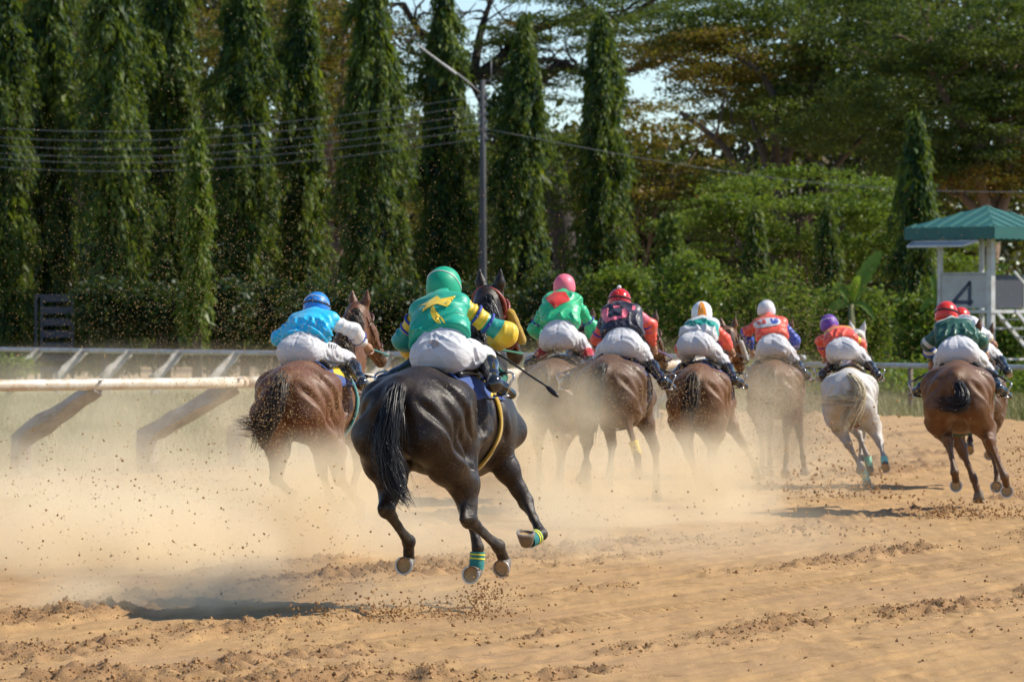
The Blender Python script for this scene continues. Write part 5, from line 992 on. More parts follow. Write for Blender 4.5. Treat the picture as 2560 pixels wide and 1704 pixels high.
def tack(P, root, bv, V, cfg):
    L = P['lift']; zc = 1.20+L
    cl, CV, CQ = wrap('saddle_cloth', bv, (.30, .92), (-66, 66), zc, .006, .012, cfg['cloth'], root, nth=34, ny=12)
    wrap('saddle', bv, (.36, .86), (-34, 34), zc, .022, .03, LEATHER, root, nth=18, ny=10, edge=lambda th, v: -.05*abs(th) if v < .5 else .03*abs(th))
    wrap('girth', bv, (.60, .66) if 'girth_y' not in cfg else cfg['girth_y'], (-180, 180), zc-.08, .010, .014, cfg['girth'], root, nth=64, ny=3)
    nk = P['_neck']; pl = np.asarray(nk['poll'], float); mz = np.asarray(nk['muzzle'], float); hd = nrm(mz-pl); xd = nrm(np.cross(hd, (0, 0, 1))); ud = np.cross(xd, hd)
    def ring(c, rx, ry, n=20, ax=None):
        a = ud if ax is None else ax
        return [c+xd*rx*math.cos(t)+a*ry*math.sin(t) for t in np.linspace(0, 2*math.pi, n)]
    br = MB()
    br.tube(ring(lerp(pl, mz, .16)+ud*.0, .112, .13), .011, 6); br.tube(ring(lerp(pl, mz, .72), .075, .08), .010, 6)
    for s in (-1, 1): br.tube([pl+xd*s*.108-ud*.02, lerp(pl, mz, .45)+xd*s*.09-ud*.02, lerp(pl, mz, .82)+xd*s*.07-ud*.03], .009, 6)
    b = br.build('bridle', cfg.get('bridle', BROWN_LEATHER), root, True)
    if cfg.get('brow') is not None:      # broad band over the poll
        m = MB(); c = pl+hd*.01-ud*.01
        pts = [c+xd*.120*math.cos(t)+(ud*.38-hd*.90)*.131*math.sin(t) for t in np.linspace(-.5, math.pi+.5, 24)]
        m.tube(pts, .014, 8); m.build('browband', cfg['brow'], b, True)
    if cfg.get('cheek') is not None:
        for s in (-1, 1):
            a0 = pl+xd*s*.125+hd*.10; a1 = pl+xd*s*.115+hd*.36
            VV, QQ = sd_mesh(lambda F: [F.cap(lerp(a0, a1, i/3.), lerp(a0, a1, (i+1)/3.), .034, .036, .012) for i in range(3)], np.minimum(a0, a1)-.08, np.maximum(a0, a1)+.08, .01)
            mesh_obj('cheek_roll', VV, QQ, cfg['cheek'], b)
    bitp = [lerp(pl, mz, .84)+xd*s*.07-ud*.03 for s in (-1, 1)]
    R = P['rider']
    for s, k in ((-1, 'haL'), (1, 'haR')):
        hnd = np.asarray(R[k], float); m = MB(); mid = lerp(bitp[0 if s < 0 else 1], hnd, .5)+A(s*.12, 0, -.03)
        m.tube(catmull([bitp[0 if s < 0 else 1], mid, hnd+A(0, .01, -.01)], 8), .008, 6); m.build('rein', cfg.get('rein', LEATHER), root, True)
    for s in (-1, 1):
        to = np.asarray(R['to'], float); an = np.asarray(R['an'], float)
        if s < 0: to = to*A(-1, 1, 1); an = an*A(-1, 1, 1)
        f = lerp(an, to, .72); fd = nrm(to-an); sx = nrm(np.cross(fd, (0, 0, 1))); up = np.cross(sx, fd); m = MB()
        loop = [f+sx*.062*math.sin(t)+up*(.035+.085*(.5+.5*math.cos(t)) if abs(t) < 2.4 else -.045) for t in np.linspace(-3.1, 3.1, 22)]
        m.tube(loop+[loop[0]], .008, 6); m.bar(f-sx*.06-up*.05, f+sx*.06-up*.05, .035, .012)
        st = m.build('stirrup', STEEL, root, True)
        m = MB(); m.bar(f+up*.12, A(s*.25, .55, 1.46+L), .022, .006, up=(0, 1, 0)); m.build('stirrup_leather', LEATHER, st)
    return cl, CV, CQ, b
def rider(P, cfg, label, h=.012):
    R = {k: np.asarray(v, float) for k, v in P['rider'].items()}
    root = empty('person', P['loc'], -math.radians(P['yaw']), P.get('S', 1.0)); tag(root, label, 'jockey', 'jockeys crouched on the galloping horses')
    H = R['hip']; shc = (R['shL']+R['shR'])/2; hdp = R['head']; spine = nrm(shc-H); sx = nrm(R['shR']-R['shL'])
    shL, shR = R['shL']+sx*.05, R['shR']-sx*.05
    hipx = nrm(sx*A(1, 0, .5)); hc = H.copy()
    legs = {}
    for s in (-1, 1):
        kn = R['kn'].copy(); an = R['an'].copy(); to = R['to'].copy()
        kn = kn+A(0, .05, -.03); kn[0] = max(kn[0], .20) if s > 0 else max(.17, min(kn[0], .20)); an[0] = max(an[0], .34); to[0] = max(to[0], an[0]+.02)
        for q in (kn, an, to): q[0] *= s
        if s < 0 and 'legdx' in cfg: kn[0] += cfg['legdx']; an[0] += cfg['legdx']; to[0] += cfg['legdx']
        legs[s] = (hc+hipx*s*.10+spine*.02-A(0, .0, .01), kn, an, to)
    arms = {-1: (shL, R['elL'], R['haL']), 1: (shR, R['elR'], R['haR'])}
    allp = np.array([H, shL, shR, hdp]+[q for v in legs.values() for q in v]+[q for v in arms.values() for q in v]); lo, hi = allp.min(0)-.24, allp.max(0)+.24
    back = nrm(np.cross(sx, spine)); back = back if back[1] < 0 or back[2] > 0 else -back
    if back[2] < 0: back = -back
    hup = nrm(A(-sx[2]*.0+cfg.get('tilt', 0.0), -.22, 1.0)); hr = nrm(A(1, cfg.get('turn', 0.0), 0)-hup*(A(1, cfg.get('turn', 0.0), 0)@hup)); hf = np.cross(hup, hr)
    # body: one continuous figure under the clothes
    def bodyf(F):
        F.chain([hc, lerp(hc, shc, .5)+back*.03, shc], [.09, .08, .08], .05, flat=(sx, 1.2))
        F.cap(shL, shR, .05, .05, .05)
        F.chain([shc, lerp(shc, hdp, .55), hdp-hup*.03], [.055, .052, .07], .03)
        F.ell(hdp-hup*.01+hf*.015, (.072, .092, .10), .03, R=np.stack([hr, hf, hup], 1))
        F.ell(hdp-hup*.075+hf*.05, (.045, .045, .045), .04); F.cap(hdp-hup*.02+hf*.10, hdp-hup*.05+hf*.118, .012, .016, .02)
        for s in (-1, 1):
            F.cap(hdp-hup*.03+hr*s*.075-hf*.005, hdp-hup*.005+hr*s*.08-hf*.01, .012, .018, .012)
            F.ell(hdp-hup*.015+hr*s*.03+hf*.09, (.014, .008, .010), .01, sub=True)
            hj, kn, an, to = legs[s]; F.chain([hj, lerp(hj, kn, .5), kn], [.085, .07, .05], .03); F.chain([kn, lerp(kn, an, .3), an], [.05, .055, .035], .03); F.cap(an, to, .035, .03, .03)
            sh, el, ha = arms[s]; F.chain([sh, el], [.05, .04], .03); F.chain([el, lerp(el, ha, .85)], [.04, .028], .03)
            fd = nrm(ha-el); px = nrm(np.cross(fd, (0, 0, 1))); pu = np.cross(px, fd)
            F.cap(lerp(el, ha, .8), ha, .026, .028, .02); F.ell(ha+fd*.02, (.036, .036, .036), .02)
            for i in range(4):          # curled fingers
                b0 = ha+fd*.045+px*(i-1.5)*.019; L = (.030, .036, .034, .026)[i]
                F.chain([b0, b0+fd*L*.8-pu*.012, b0+fd*L*.5-pu*.04, b0-fd*.006-pu*.045], [.0105, .010, .0095, .009], .006)
            F.chain([ha+px*(-s)*.03+fd*.01, ha+px*(-s)*.042+fd*.035-pu*.015, ha+px*(-s)*.02+fd*.05-pu*.04], [.012, .011, .010], .008)
    V, Q = sd_mesh(bodyf, lo, hi, h*.75, 1); mesh_obj('body', V, Q, SKIN, root)
    # breeches
    wdt = cfg.get('butt', 1.0); sd1 = cfg.get('seed', 3)+300; r9 = np.random.default_rng(cfg.get('seed', 3)+500)
    def br(F):
        F.chain([hc+spine*.02, lerp(hc, shc, .22), lerp(hc, shc, .42)], [.115, .115, .105], .06, flat=(sx, 1.28*wdt))
        for s in (-1, 1):
            hj, kn, an, to = legs[s]
            F.ell(hc+hipx*s*.080*wdt-spine*.035+back*.012-A(0, .015, .005), (.116*wdt, .108, .112), .07)
            F.chain([hj-A(0, 0, .02), lerp(hj, kn, .45)+A(s*.008, 0, 0), lerp(hj, kn, .85), kn], [.108, .092, .070, .064], .045)
            F.chain([kn, lerp(kn, an, .24)], [.062, .052], .03)
        F.cap(hc-spine*.22+back*.115, hc-spine*.02+back*.168, .012, .006, .04, sub=True)
    def bdisp(V, N):
        u = (V-hc)@sx; v = (V-hc)@spine; wp = wnoise(V, 1.6, sd1, 6)
        return .011*((1-np.abs(np.sin((v*.8+.5*np.abs(u)+.05*wp)*52)))**1.8-.25)*np.clip(.22+wnoise(V, 1.8, sd1+3, 6), 0, 1)+.0022*wnoise(V, (2.2, 2.6, 3.2), 11+int(abs(H[0])*900), 8)+.0012*wnoise(V, (5, 5, 9), 5, 8, True)
    V, Q = sd_mesh(br, lo, hi, h, 2, bdisp); cr = []
    for s in (-1, 1):
        hj, kn = legs[s][:2]
        for k in range(4):           # creases fanning from the hip over the seat and thigh
            a0 = hc+sx*s*r9.uniform(.02, .16)+spine*r9.uniform(.03, .12)+back*.13; a1 = hc+sx*s*r9.uniform(.12, .24)-spine*r9.uniform(.0, .14)+back*.10
            cr.append(([a0, lerp(a0, a1, .5)+r9.normal(size=3)*.02, a1], r9.uniform(.003, .006), r9.uniform(.009, .014)))
        for k in range(5):
            t = r9.uniform(.3, .95); c0 = lerp(hj, kn, t); cr.append(([c0+A(-s*.06, -.07, .05), c0+A(s*.03, -.09, 0), c0+A(s*.09, -.05, -.05)], r9.uniform(.004, .008), .011))
    cr.append(([hc-spine*.16+back*.13, hc+back*.15, hc+spine*.10+back*.14], .006, .008))
    V = carve(V, Q, cr)
    bo = mesh_obj('breeches', V, Q, cfg.get('breech', BREECH), root)
    yw = math.radians(P['yaw']); dirn = (-math.sin(yw), math.cos(yw), 0)
    if P.get('thigh_mark') or P.get('seat_mark'):
        bb = bvh_of(V, Q)
        for pts in P.get('thigh_mark', []): decal('print', pts, bb, dirn, BKP, bo, .004)
        for pts in P.get('seat_mark', []): decal('stain', pts, bb, dirn, STAIN, bo, .003)
    # jacket
    hem = lerp(hc, shc, cfg.get('hem', .25)); tb = lerp(hc, shc, .27)
    def jk(F):
        mid = lerp(hc, shc, .66)+back*.03
        F.chain([tb+back*.015, mid, shc+back*.005], [.106, .110, .094], .06, flat=(sx, 1.66*cfg.get('jw', 1.0)))
        F.cap(shL+spine*.0, shR, .070, .070, .07)
        F.cap(lerp(hem, mid, .25)-sx*.10+back*.02, lerp(hem, mid, .25)+sx*.10+back*.02, .102, .102, .07)      # cloth blown full
        F.cap(shc, lerp(shc, hdp, .5), .082, .062, .05)
        F.half(hem, -(spine*.94+back*.05))
    sd0 = cfg.get('seed', 3)
    def jdisp(V, N):
        u = (V-hem)@sx; v = (V-hem)@spine; w = (V-hem)@back; q = np.stack([u, w, v], 1); edge = np.clip(v/.06, 0, 1)
        wp = .10*wnoise(q, (1.2, 1.2, 1.6), sd0+2, 6); fan = u*(1-.9*np.clip(v, 0, .5))+wp
        rg = lambda x: (1-np.abs(np.sin(x)))**2.2
        f1 = rg(fan*34+sd0)-.3                                        # folds gathered into the waistband, fading up the back
        f2 = rg((v+.45*u*math.sin(sd0)+.8*wp)*26+2*sd0)-.3            # drags across the back where the cloth is blown
        f3 = rg((.7*u+.7*v+1.1*wp)*30+sd0)-.3
        m1 = np.clip(1.1-v/.24, 0, 1)*np.clip(.6+wnoise(q, 1.6, sd0+5, 6), 0, 1); m2 = np.clip(.25+wnoise(q, 1.5, sd0+7, 6), 0, 1)*np.clip(1.3-v/.30, 0, 1); m3 = np.clip(wnoise(q, 1.7, sd0+11, 6), 0, 1)
        return (.007*wnoise(q, (1.3, 2, 2.4), sd0, 8)+.034*m1*f1+.036*m2*f2+.026*m3*f3)*(.55+.45*edge)*cfg.get('fold', 1.0)
    V, Q = sd_mesh(jk, lo, hi, h, 2, jdisp)
    bt = ((V-hc)@spine)/np.linalg.norm(shc-hc)
    jo = mesh_obj('jacket', V, Q, cfg['jacket'], root, attrs={'band': np.clip(bt, 0, 1.25)/1.25})
    jb = bvh_of(V, Q)
    yw = math.radians(P['yaw']); dirn = (-math.sin(yw), math.cos(yw), 0)
    for nm, col, pts in P.get('decals', []):
        decal(nm, pts, jb, dirn, cloth_mat('print_'+col, COLS[col], .45, .1, .2), jo, .015 if nm.startswith('letter') else .011)
    # sleeves
    for s in (-1, 1):
        sh, el, ha = arms[s]; L1 = np.linalg.norm(el-sh); L2 = np.linalg.norm(ha-el); wr = lerp(el, ha, .80)
        pf = cfg.get('puff', 1.0) if s > 0 else 1.0; out = nrm(el-lerp(sh, ha, .5)); m1 = lerp(sh, el, .5)
        def sl(F):
            F.chain([lerp(sh, shc, .15), m1, el+out*.012, lerp(el, wr, .5), wr], [.068, .057, .064*pf, .058*pf, .034], .045)
        def sdsp(V, N): return .005*wnoise(V, (3, 3, 4), 31+s, 8)+.012*((1-np.abs(np.sin((V@nrm(el-sh))*52+1.5*wnoise(V, 2.0, 9, 5))))**1.6-.3)*np.clip(.5+wnoise(V, 2.2, 17+s, 5), 0, 1)
        pp = np.array([sh, el, ha]); V, Q = sd_mesh(sl, pp.min(0)-.18, pp.max(0)+.18, h, 2, sdsp)
        def par(a, b): ab = b-a; t = np.clip(((V-a)@ab)/(ab@ab), 0, 1); return t, np.linalg.norm(V-a-t[:, None]*ab, axis=1)
        t1, d1 = par(sh, el); t2, d2 = par(el, wr); tt = np.where(d1 < d2, t1*.5, .5+t2*.5)
        so = mesh_obj('sleeve', V, Q, cfg['sleeveR' if s > 0 else 'sleeveL'], root, attrs={'band': tt})
        for tpos in cfg.get('ties', ()):
            c = lerp(sh, el, tpos*2) if tpos < .5 else lerp(el, wr, tpos*2-1); ax = nrm(el-sh) if tpos < .5 else nrm(wr-el)
            u = nrm(np.cross(ax, (.3, .2, 1))); w2 = np.cross(ax, u); m = MB(); r0 = .068 if tpos < .5 else .062
            m.tube([c+(u*math.cos(t)+w2*math.sin(t))*r0 for t in np.linspace(0, 2*math.pi, 22)], .010, 6); m.build('arm_tie', cfg['tie'], so, True)
    # boots
    for s in (-1, 1):
        hj, kn, an, to = legs[s]; fd = nrm(to-an); top = lerp(kn, an, .16)
        def bf(F):
            F.chain([top, lerp(kn, an, .35), lerp(kn, an, .75), an], [.060, .063, .047, .044], .03)
            F.chain([an, lerp(an, to, .6), to+fd*.05], [.046, .042, .034], .035); F.cap(an-fd*.03-A(0, 0, .03), an-A(0, 0, .03), .034, .036, .03)
        pp = np.array([kn, an, to]); V, Q = sd_mesh(bf, pp.min(0)-.14, pp.max(0)+.14, h*.85, 2, lambda V, N: .0012*wnoise(V, 5, 3, 8))
        tt = np.clip(((V-kn)@(an-kn))/((an-kn)@(an-kn)), 0, 1)
        mesh_obj('boot', V, Q, cfg.get('boot', BOOT), root, attrs={'band': tt})
    # helmet with cap cover
    Rm = np.stack([hr, hf, hup], 1); hc2 = hdp+hup*.012
    def hm(F):
        F.ell(hc2+hup*.005, (.112, .132, .118), .02, R=Rm); F.ell(hc2-hup*.05-hf*.015, (.105, .115, .07), .05, R=Rm)
        F.half(hc2-hup*.085, -(hup*.92+hf*.35)); 
        F.ell(hc2+hf*.13-hup*.01, (.075, .06, .012), .015, R=Rm)
    V, Q = sd_mesh(hm, hc2-.24, hc2+.24, h*.7, 2)
    lc = (V-hc2)@Rm; ang = np.arctan2(lc[:, 0], -lc[:, 1])
    ho = mesh_obj('helmet', V, Q, cfg['helmet'], root, attrs={'ang': ang/(2*math.pi)+.5, 'band': np.clip(lc[:, 2]/.3+.5, 0, 1)})
    def arc(n, tilt, r0, mat, rr=.004, half=True, name='piping'):
        m = MB(); ax2 = nrm(hup*math.cos(tilt)-hf*math.sin(tilt)); ts = np.linspace(-.3, math.pi+.3, 30) if half else np.linspace(0, 2*math.pi, 40); hb = bvh_of(V, Q); pts = []
        for t in ts:
            d = Vector(hr*math.cos(t)+ax2*math.sin(t)); hit = hb.ray_cast(Vector(hc2)+d*.4, -d)
            if hit[0] is not None and ((np.array(hit[0])-hc2)@hup > -.08): pts.append(np.array(hit[0])+np.array(d)*.001)
        if len(pts) > 2: m.tube(pts, rr, 6); m.build(name, mat, ho, True)
    if cfg.get('piping'): arc(0, cfg.get('pipe_tilt', .5), .12, cfg['piping'], cfg.get('pipe_r', .0045))
    if cfg.get('strap'):
        arc(0, 1.02, .12, cfg['strap'], .009, name='goggle_strap')
    if cfg.get('pompom'):
        VV, QQ = sd_mesh(lambda F: F.ell(hc2+hup*.135, (.024, .024, .022), .01), hc2+hup*.135-.06, hc2+hup*.135+.06, .008); mesh_obj('button', VV, QQ, cfg['pompom'], ho)
    m = MB(); r0 = [hc2+hup*.123-hf*.0, hc2+hup*.09-hf*.09, hc2+hup*.02-hf*.127, hc2-hup*.06-hf*.12]
    m.tube(catmull(r0, 5), .0028, 5); m.build('seam', cfg.get('seam', cfg['helmet']), ho, True)
    return root

# ------------------------------------------------------------------ the nine runners and their riders
DARK_BAY = coat_mat('coat_dark_brown', (.021, .0100, .0060), (.0085, .0043, .0030), (.006, .0042, .0036), rough=.38, dust=.06, spec=.34)
BAY = coat_mat('coat_bay', (.185, .066, .026), (.085, .031, .014), (.014, .010, .008), dust=.30, spec=.35)
BAY2 = coat_mat('coat_light_bay', (.20, .083, .033), (.10, .042, .018), (.02, .013, .01), dust=.30, spec=.35)
BROWN = coat_mat('coat_brown', (.145, .066, .028), (.050, .024, .012), (.014, .010, .008), dust=.22, spec=.4)
CHEST = coat_mat('coat_chestnut', (.17, .070, .022), (.085, .032, .012), (.09, .04, .018), dust=.22, spec=.4)
GREY = coat_mat('coat_pale_grey', (.72, .70, .67), (.56, .54, .52), (.44, .40, .37), rough=.6, dust=.15, spec=.25)
TAIL_B = hair_mat('tail_black', (.006, .006, .008), (.020, .019, .022), .38)
TAIL_BR = hair_mat('tail_dark_brown', (.010, .007, .005), (.05, .03, .018), .45)
TAIL_W = hair_mat('tail_cream', (.50, .42, .28), (.72, .64, .46), .55)
C_ = COLS
def silk(n): return cloth_mat('silk_'+n, C_[n])
def helm(n, rough=.5): return simple('cap_'+n, C_[n], rough, var=.14, scale=9, bump=.35, bscale=18)
def seg_helm(name, a, b, lo, hi):
    t = NT(name); c = t.ramp(t.attr('ang'), [(0, a), (lo, b), (hi, a)], 'CONSTANT'); t.pbr(Base_Color=c, Roughness=.35, Normal=t.bump(t.noise(t.coord('Object'), 25, 3), .1, .005)); return t.m
WH = simple('white_piping', (.78, .78, .76), .5, var=.05)
BK = simple('black_elastic', (.015, .015, .016), .6)
TIE_BLUE = cloth_mat('tie_blue', (.02, .05, .36), .6, .1, .2); TIE_PURPLE = cloth_mat('tie_purple', (.14, .06, .34), .6, .1, .2)
CLOTH_BLUE = cloth_mat('saddle_cloth_blue', (.04, .085, .28), .8, .1, .2); CLOTH_ORANGE = cloth_mat('saddle_cloth_orange', (.62, .33, .05), .8, .1, .2)
CLOTH_DARK = cloth_mat('saddle_cloth_dark', (.015, .018, .03), .8, .1, .2)
FY = fuzzy('yellow_fleece', (.85, .52, .01)); FG = fuzzy('green_fleece', (.0, .30, .15)); FW = fuzzy('white_fleece', (.78, .76, .72)); FT = fuzzy('turquoise_strap', (.02, .36, .36)); FR = fuzzy('red_strap', (.6, .06, .05))
FP = fuzzy('purple_rein', (.2, .08, .36)); FB = fuzzy('brown_fleece', (.10, .05, .03))
RUNNERS = [
 ('main', dict(coat=DARK_BAY, tail=TAIL_B, w=1.12, h=.0115, rh=.0095,
    neck=dict(poll=(-.10, 1.60, 2.03), muzzle=(-.06, 1.98, 1.66), ear=(.02, -.12, 1)), hooves=dict(LH=(92, 8, 0), RH=(80, -18, 6), LF=(95, 22, 0), RF=(162, -6, -8)),
    label='near-black horse with yellow fleece girth, nearest of the runners', rlabel='jockey in green silks with yellow star and crescent on the back',
    tack=dict(cloth=CLOTH_BLUE, girth=FY, girth_y=(.64, .70), brow=simple('red_browband', (.28, .05, .03), .5), bridle=simple('red_leather', (.26, .04, .025), .4), cheek=FY, rein=FG),
    r=dict(jacket=cloth_mat('silk_emerald', (.0, .37, .24)), sleeveL=band_mat('sleeve_bands_left', [(0, C_['yellow']), (.34, C_['teal']), (.62, C_['yellow']), (.93, C_['teal'])]),
       sleeveR=band_mat('sleeve_bands_right', [(0, C_['yellow']), (.27, C_['teal']), (.42, C_['yellow']), (.90, C_['teal'])]), ties=(.17, .31), tie=TIE_BLUE, helmet=helm('green'), seam=simple('dark_green_seam', (.0, .12, .06), .6), piping=WH, seed=4, butt=1.0, puff=1.15, fold=.75))),
 ('blue', dict(coat=BAY, tail=TAIL_BR, w=1.08, h=.014, rh=.012, neck=dict(poll=(.0, 1.62, 1.96), muzzle=(.10, 1.96, 1.55), ear=(.06, -.1, 1)),
    label='bay horse with turquoise girth galloping beside the white rail', rlabel='jockey in bright blue silks and cap with white sleeves',
    tack=dict(cloth=CLOTH_BLUE, girth=FT, rein=FT),
    r=dict(jacket=silk('sky'), sleeveL=silk('sky'), sleeveR=cloth_mat('silk_white', (.68, .68, .70)), ties=(.60, .80), tie=TIE_BLUE, helmet=simple('cap_blue', (.0, .20, .62), .4, var=.1, bump=.1, bscale=20), piping=WH, strap=BK, seam=BK, seed=14))),
 ('pink', dict(coat=BROWN, tail=TAIL_BR, w=1.08, h=.018, rh=.014, neck={},
    label='brown horse deep in dust beyond the near-black one', rlabel='jockey in green silks with red diamond and pink cap',
    tack=dict(cloth=CLOTH_DARK, girth=FR),
    r=dict(jacket=silk('lgreen'), sleeveL=silk('lgreen'), sleeveR=silk('lgreen'), ties=(.40,), tie=TIE_BLUE, helmet=helm('pink'), fold=.8, boot=band_mat('boots_red_black', [(0, (.55, .03, .04)), (.72, (.012, .012, .014))], rough=.2), seed=24, jw=1.08))),
 ('black', dict(coat=BROWN, tail=TAIL_B, w=1.10, h=.016, rh=.013, neck=dict(poll=(.14, 1.72, 1.80), muzzle=(.24, 2.06, 1.46)), hooves=dict(RH=(92, 0, 0), RF=(10, 0, 0)),
    label='dark bay horse with yellow bandage on its raised hind leg', rlabel='jockey in black silks with pink horseshoe mark and red cap',
    tack=dict(cloth=CLOTH_BLUE, girth=FB, rein=FP),
    r=dict(jacket=silk('navy'), sleeveL=band_mat('sleeve_coral_left', [(0, C_['navy']), (.30, C_['coral']), (.55, C_['navy']), (.72, C_['coral'])]), sleeveR=band_mat('sleeve_coral_right', [(0, C_['pink']), (.30, C_['coral'])]), ties=(.42, .56), tie=TIE_BLUE, helmet=simple('cap_red_gloss', (.62, .02, .02), .18, var=.08, bump=.05), strap=BK, pompom=WH, seed=34))),
 ('teal', dict(coat=BAY2, tail=TAIL_BR, w=1.06, h=.018, rh=.014, neck=dict(poll=(.14, 1.72, 1.82), muzzle=(.24, 2.06, 1.46)), hooves=dict(LH=(20, 0, 0), RH=(10, 0, 0)),
    label='light bay horse with white fleece cheek rolls', rlabel='jockey in white silks with teal band and orange wedge on white cap',
    tack=dict(cloth=CLOTH_BLUE, girth=FB, cheek=FW),
    r=dict(jacket=band_mat('silk_white_teal', [(0, (.68, .68, .70)), (.37, (.01, .32, .27)), (.64, (.68, .68, .70))]), sleeveL=silk('coral'), sleeveR=silk('coral'), ties=(.48, .66), tie=TIE_PURPLE, helmet=seg_helm('cap_white_orange', (.78, .78, .78), C_['orange'], .46, .58), seed=44))),
 ('red', dict(coat=CHEST, tail=TAIL_BR, w=1.06, h=.02, rh=.014, neck={}, hooves=dict(RF=(10, 0, 0)),
    label='chestnut horse veiled by flying sand, between light bay and grey', rlabel='jockey in red silks with white oval lettered patch and white cap',
    tack=dict(cloth=CLOTH_DARK, girth=FR),
    r=dict(jacket=silk('coral'), sleeveL=band_mat('sleeve_red_blue', [(0, C_['coral']), (.5, C_['blue'])]), sleeveR=silk('blue'), helmet=helm('white'), piping=BK, pipe_tilt=.2, seed=54, fold=.3))),
 ('white', dict(coat=GREY, tail=TAIL_W, w=1.04, h=.018, rh=.014, neck=dict(poll=(.10, 1.74, 1.86), muzzle=(.12, 2.15, 1.5)), hooves=dict(LH=(30, 0, 0), LF=(20, 0, 0)),
    label='pale grey horse with cream tail swept sideways', rlabel='jockey in red and yellow silks with purple cap',
    tack=dict(cloth=CLOTH_ORANGE, girth=FR),
    r=dict(jacket=band_mat('silk_red_yellow', [(0, C_['coral']), (.72, C_['yellow']), (.80, C_['coral'])]), sleeveL=silk('coral'), sleeveR=band_mat('sleeve_yellow_red', [(0, C_['yellow']), (.4, C_['coral'])]), ties=(.62,), tie=TIE_PURPLE, helmet=helm('purple'), piping=WH, pipe_tilt=.75, seed=64, tilt=-.15))),
 ('green', dict(coat=CHEST, tail=TAIL_B, w=1.06, h=.016, rh=.013, neck=dict(poll=(.05, 1.80, 1.72), muzzle=(.08, 2.2, 1.40)), hooves=dict(LH=(95, 0, 0), RH=(95, 10, 0), LF=(15, 0, 0), RF=(100, 0, 0)),
    label='chestnut horse with short dark tail, rightmost in front of the number tower', rlabel='jockey in dark green silks with white yoke and red cap',
    tack=dict(cloth=CLOTH_DARK, girth=FG),
    r=dict(jacket=band_mat('silk_dark_green', [(0, C_['dgreen']), (.84, (.70, .72, .70)), (.93, C_['dgreen'])]), sleeveL=band_mat('sleeve_dgreen_left', [(0, C_['dgreen']), (.42, C_['cream']), (.50, C_['dgreen']), (.62, C_['cream']), (.74, C_['dgreen'])]), sleeveR=silk('dgreen'), ties=(.60, .78), tie=cloth_mat('tie_royal', (.02, .10, .55), .6, .1, .2), helmet=helm('red', .3), strap=BK, seed=74))),
 ('hid', dict(coat=BROWN, tail=TAIL_BR, w=1.04, h=.02, rh=.016, neck={},
    label='brown horse mostly hidden behind the rightmost chestnut', rlabel='jockey in white and blue silks half hidden behind dark green rider',
    tack=dict(cloth=CLOTH_DARK, girth=FB),
    r=dict(jacket=silk('white'), sleeveL=silk('blue'), sleeveR=band_mat('sleeve_blue_white', [(0, C_['blue']), (.35, C_['white']), (.68, C_['yellow']), (.80, C_['purple'])]), helmet=helm('red', .3), seed=84))),
]
def wraps(P, leg, root, mat, a, b, r0, seg=(2, 3), stripe=None):
    p0, p1 = np.asarray(P[leg][seg[0]], float), np.asarray(P[leg][seg[1]], float); m = MB()
    n = 6; m.tube([lerp(p0, p1, a+(b-a)*i/(n-1)) for i in range(n)], [r0*(1+.03*math.sin(i*2.3)) for i in range(n)], 16, caps=False); o = m.build('leg_bandage', mat, root, True)
    if stripe is not None:
        for t in (.15, .38):
            m = MB(); c = a+(b-a)*t; m.tube([lerp(p0, p1, c-.035), lerp(p0, p1, c+.035)], r0*1.05, 16, caps=False); m.build('stripe', stripe, o, True)
    return o
only = globals().get('ONLY')
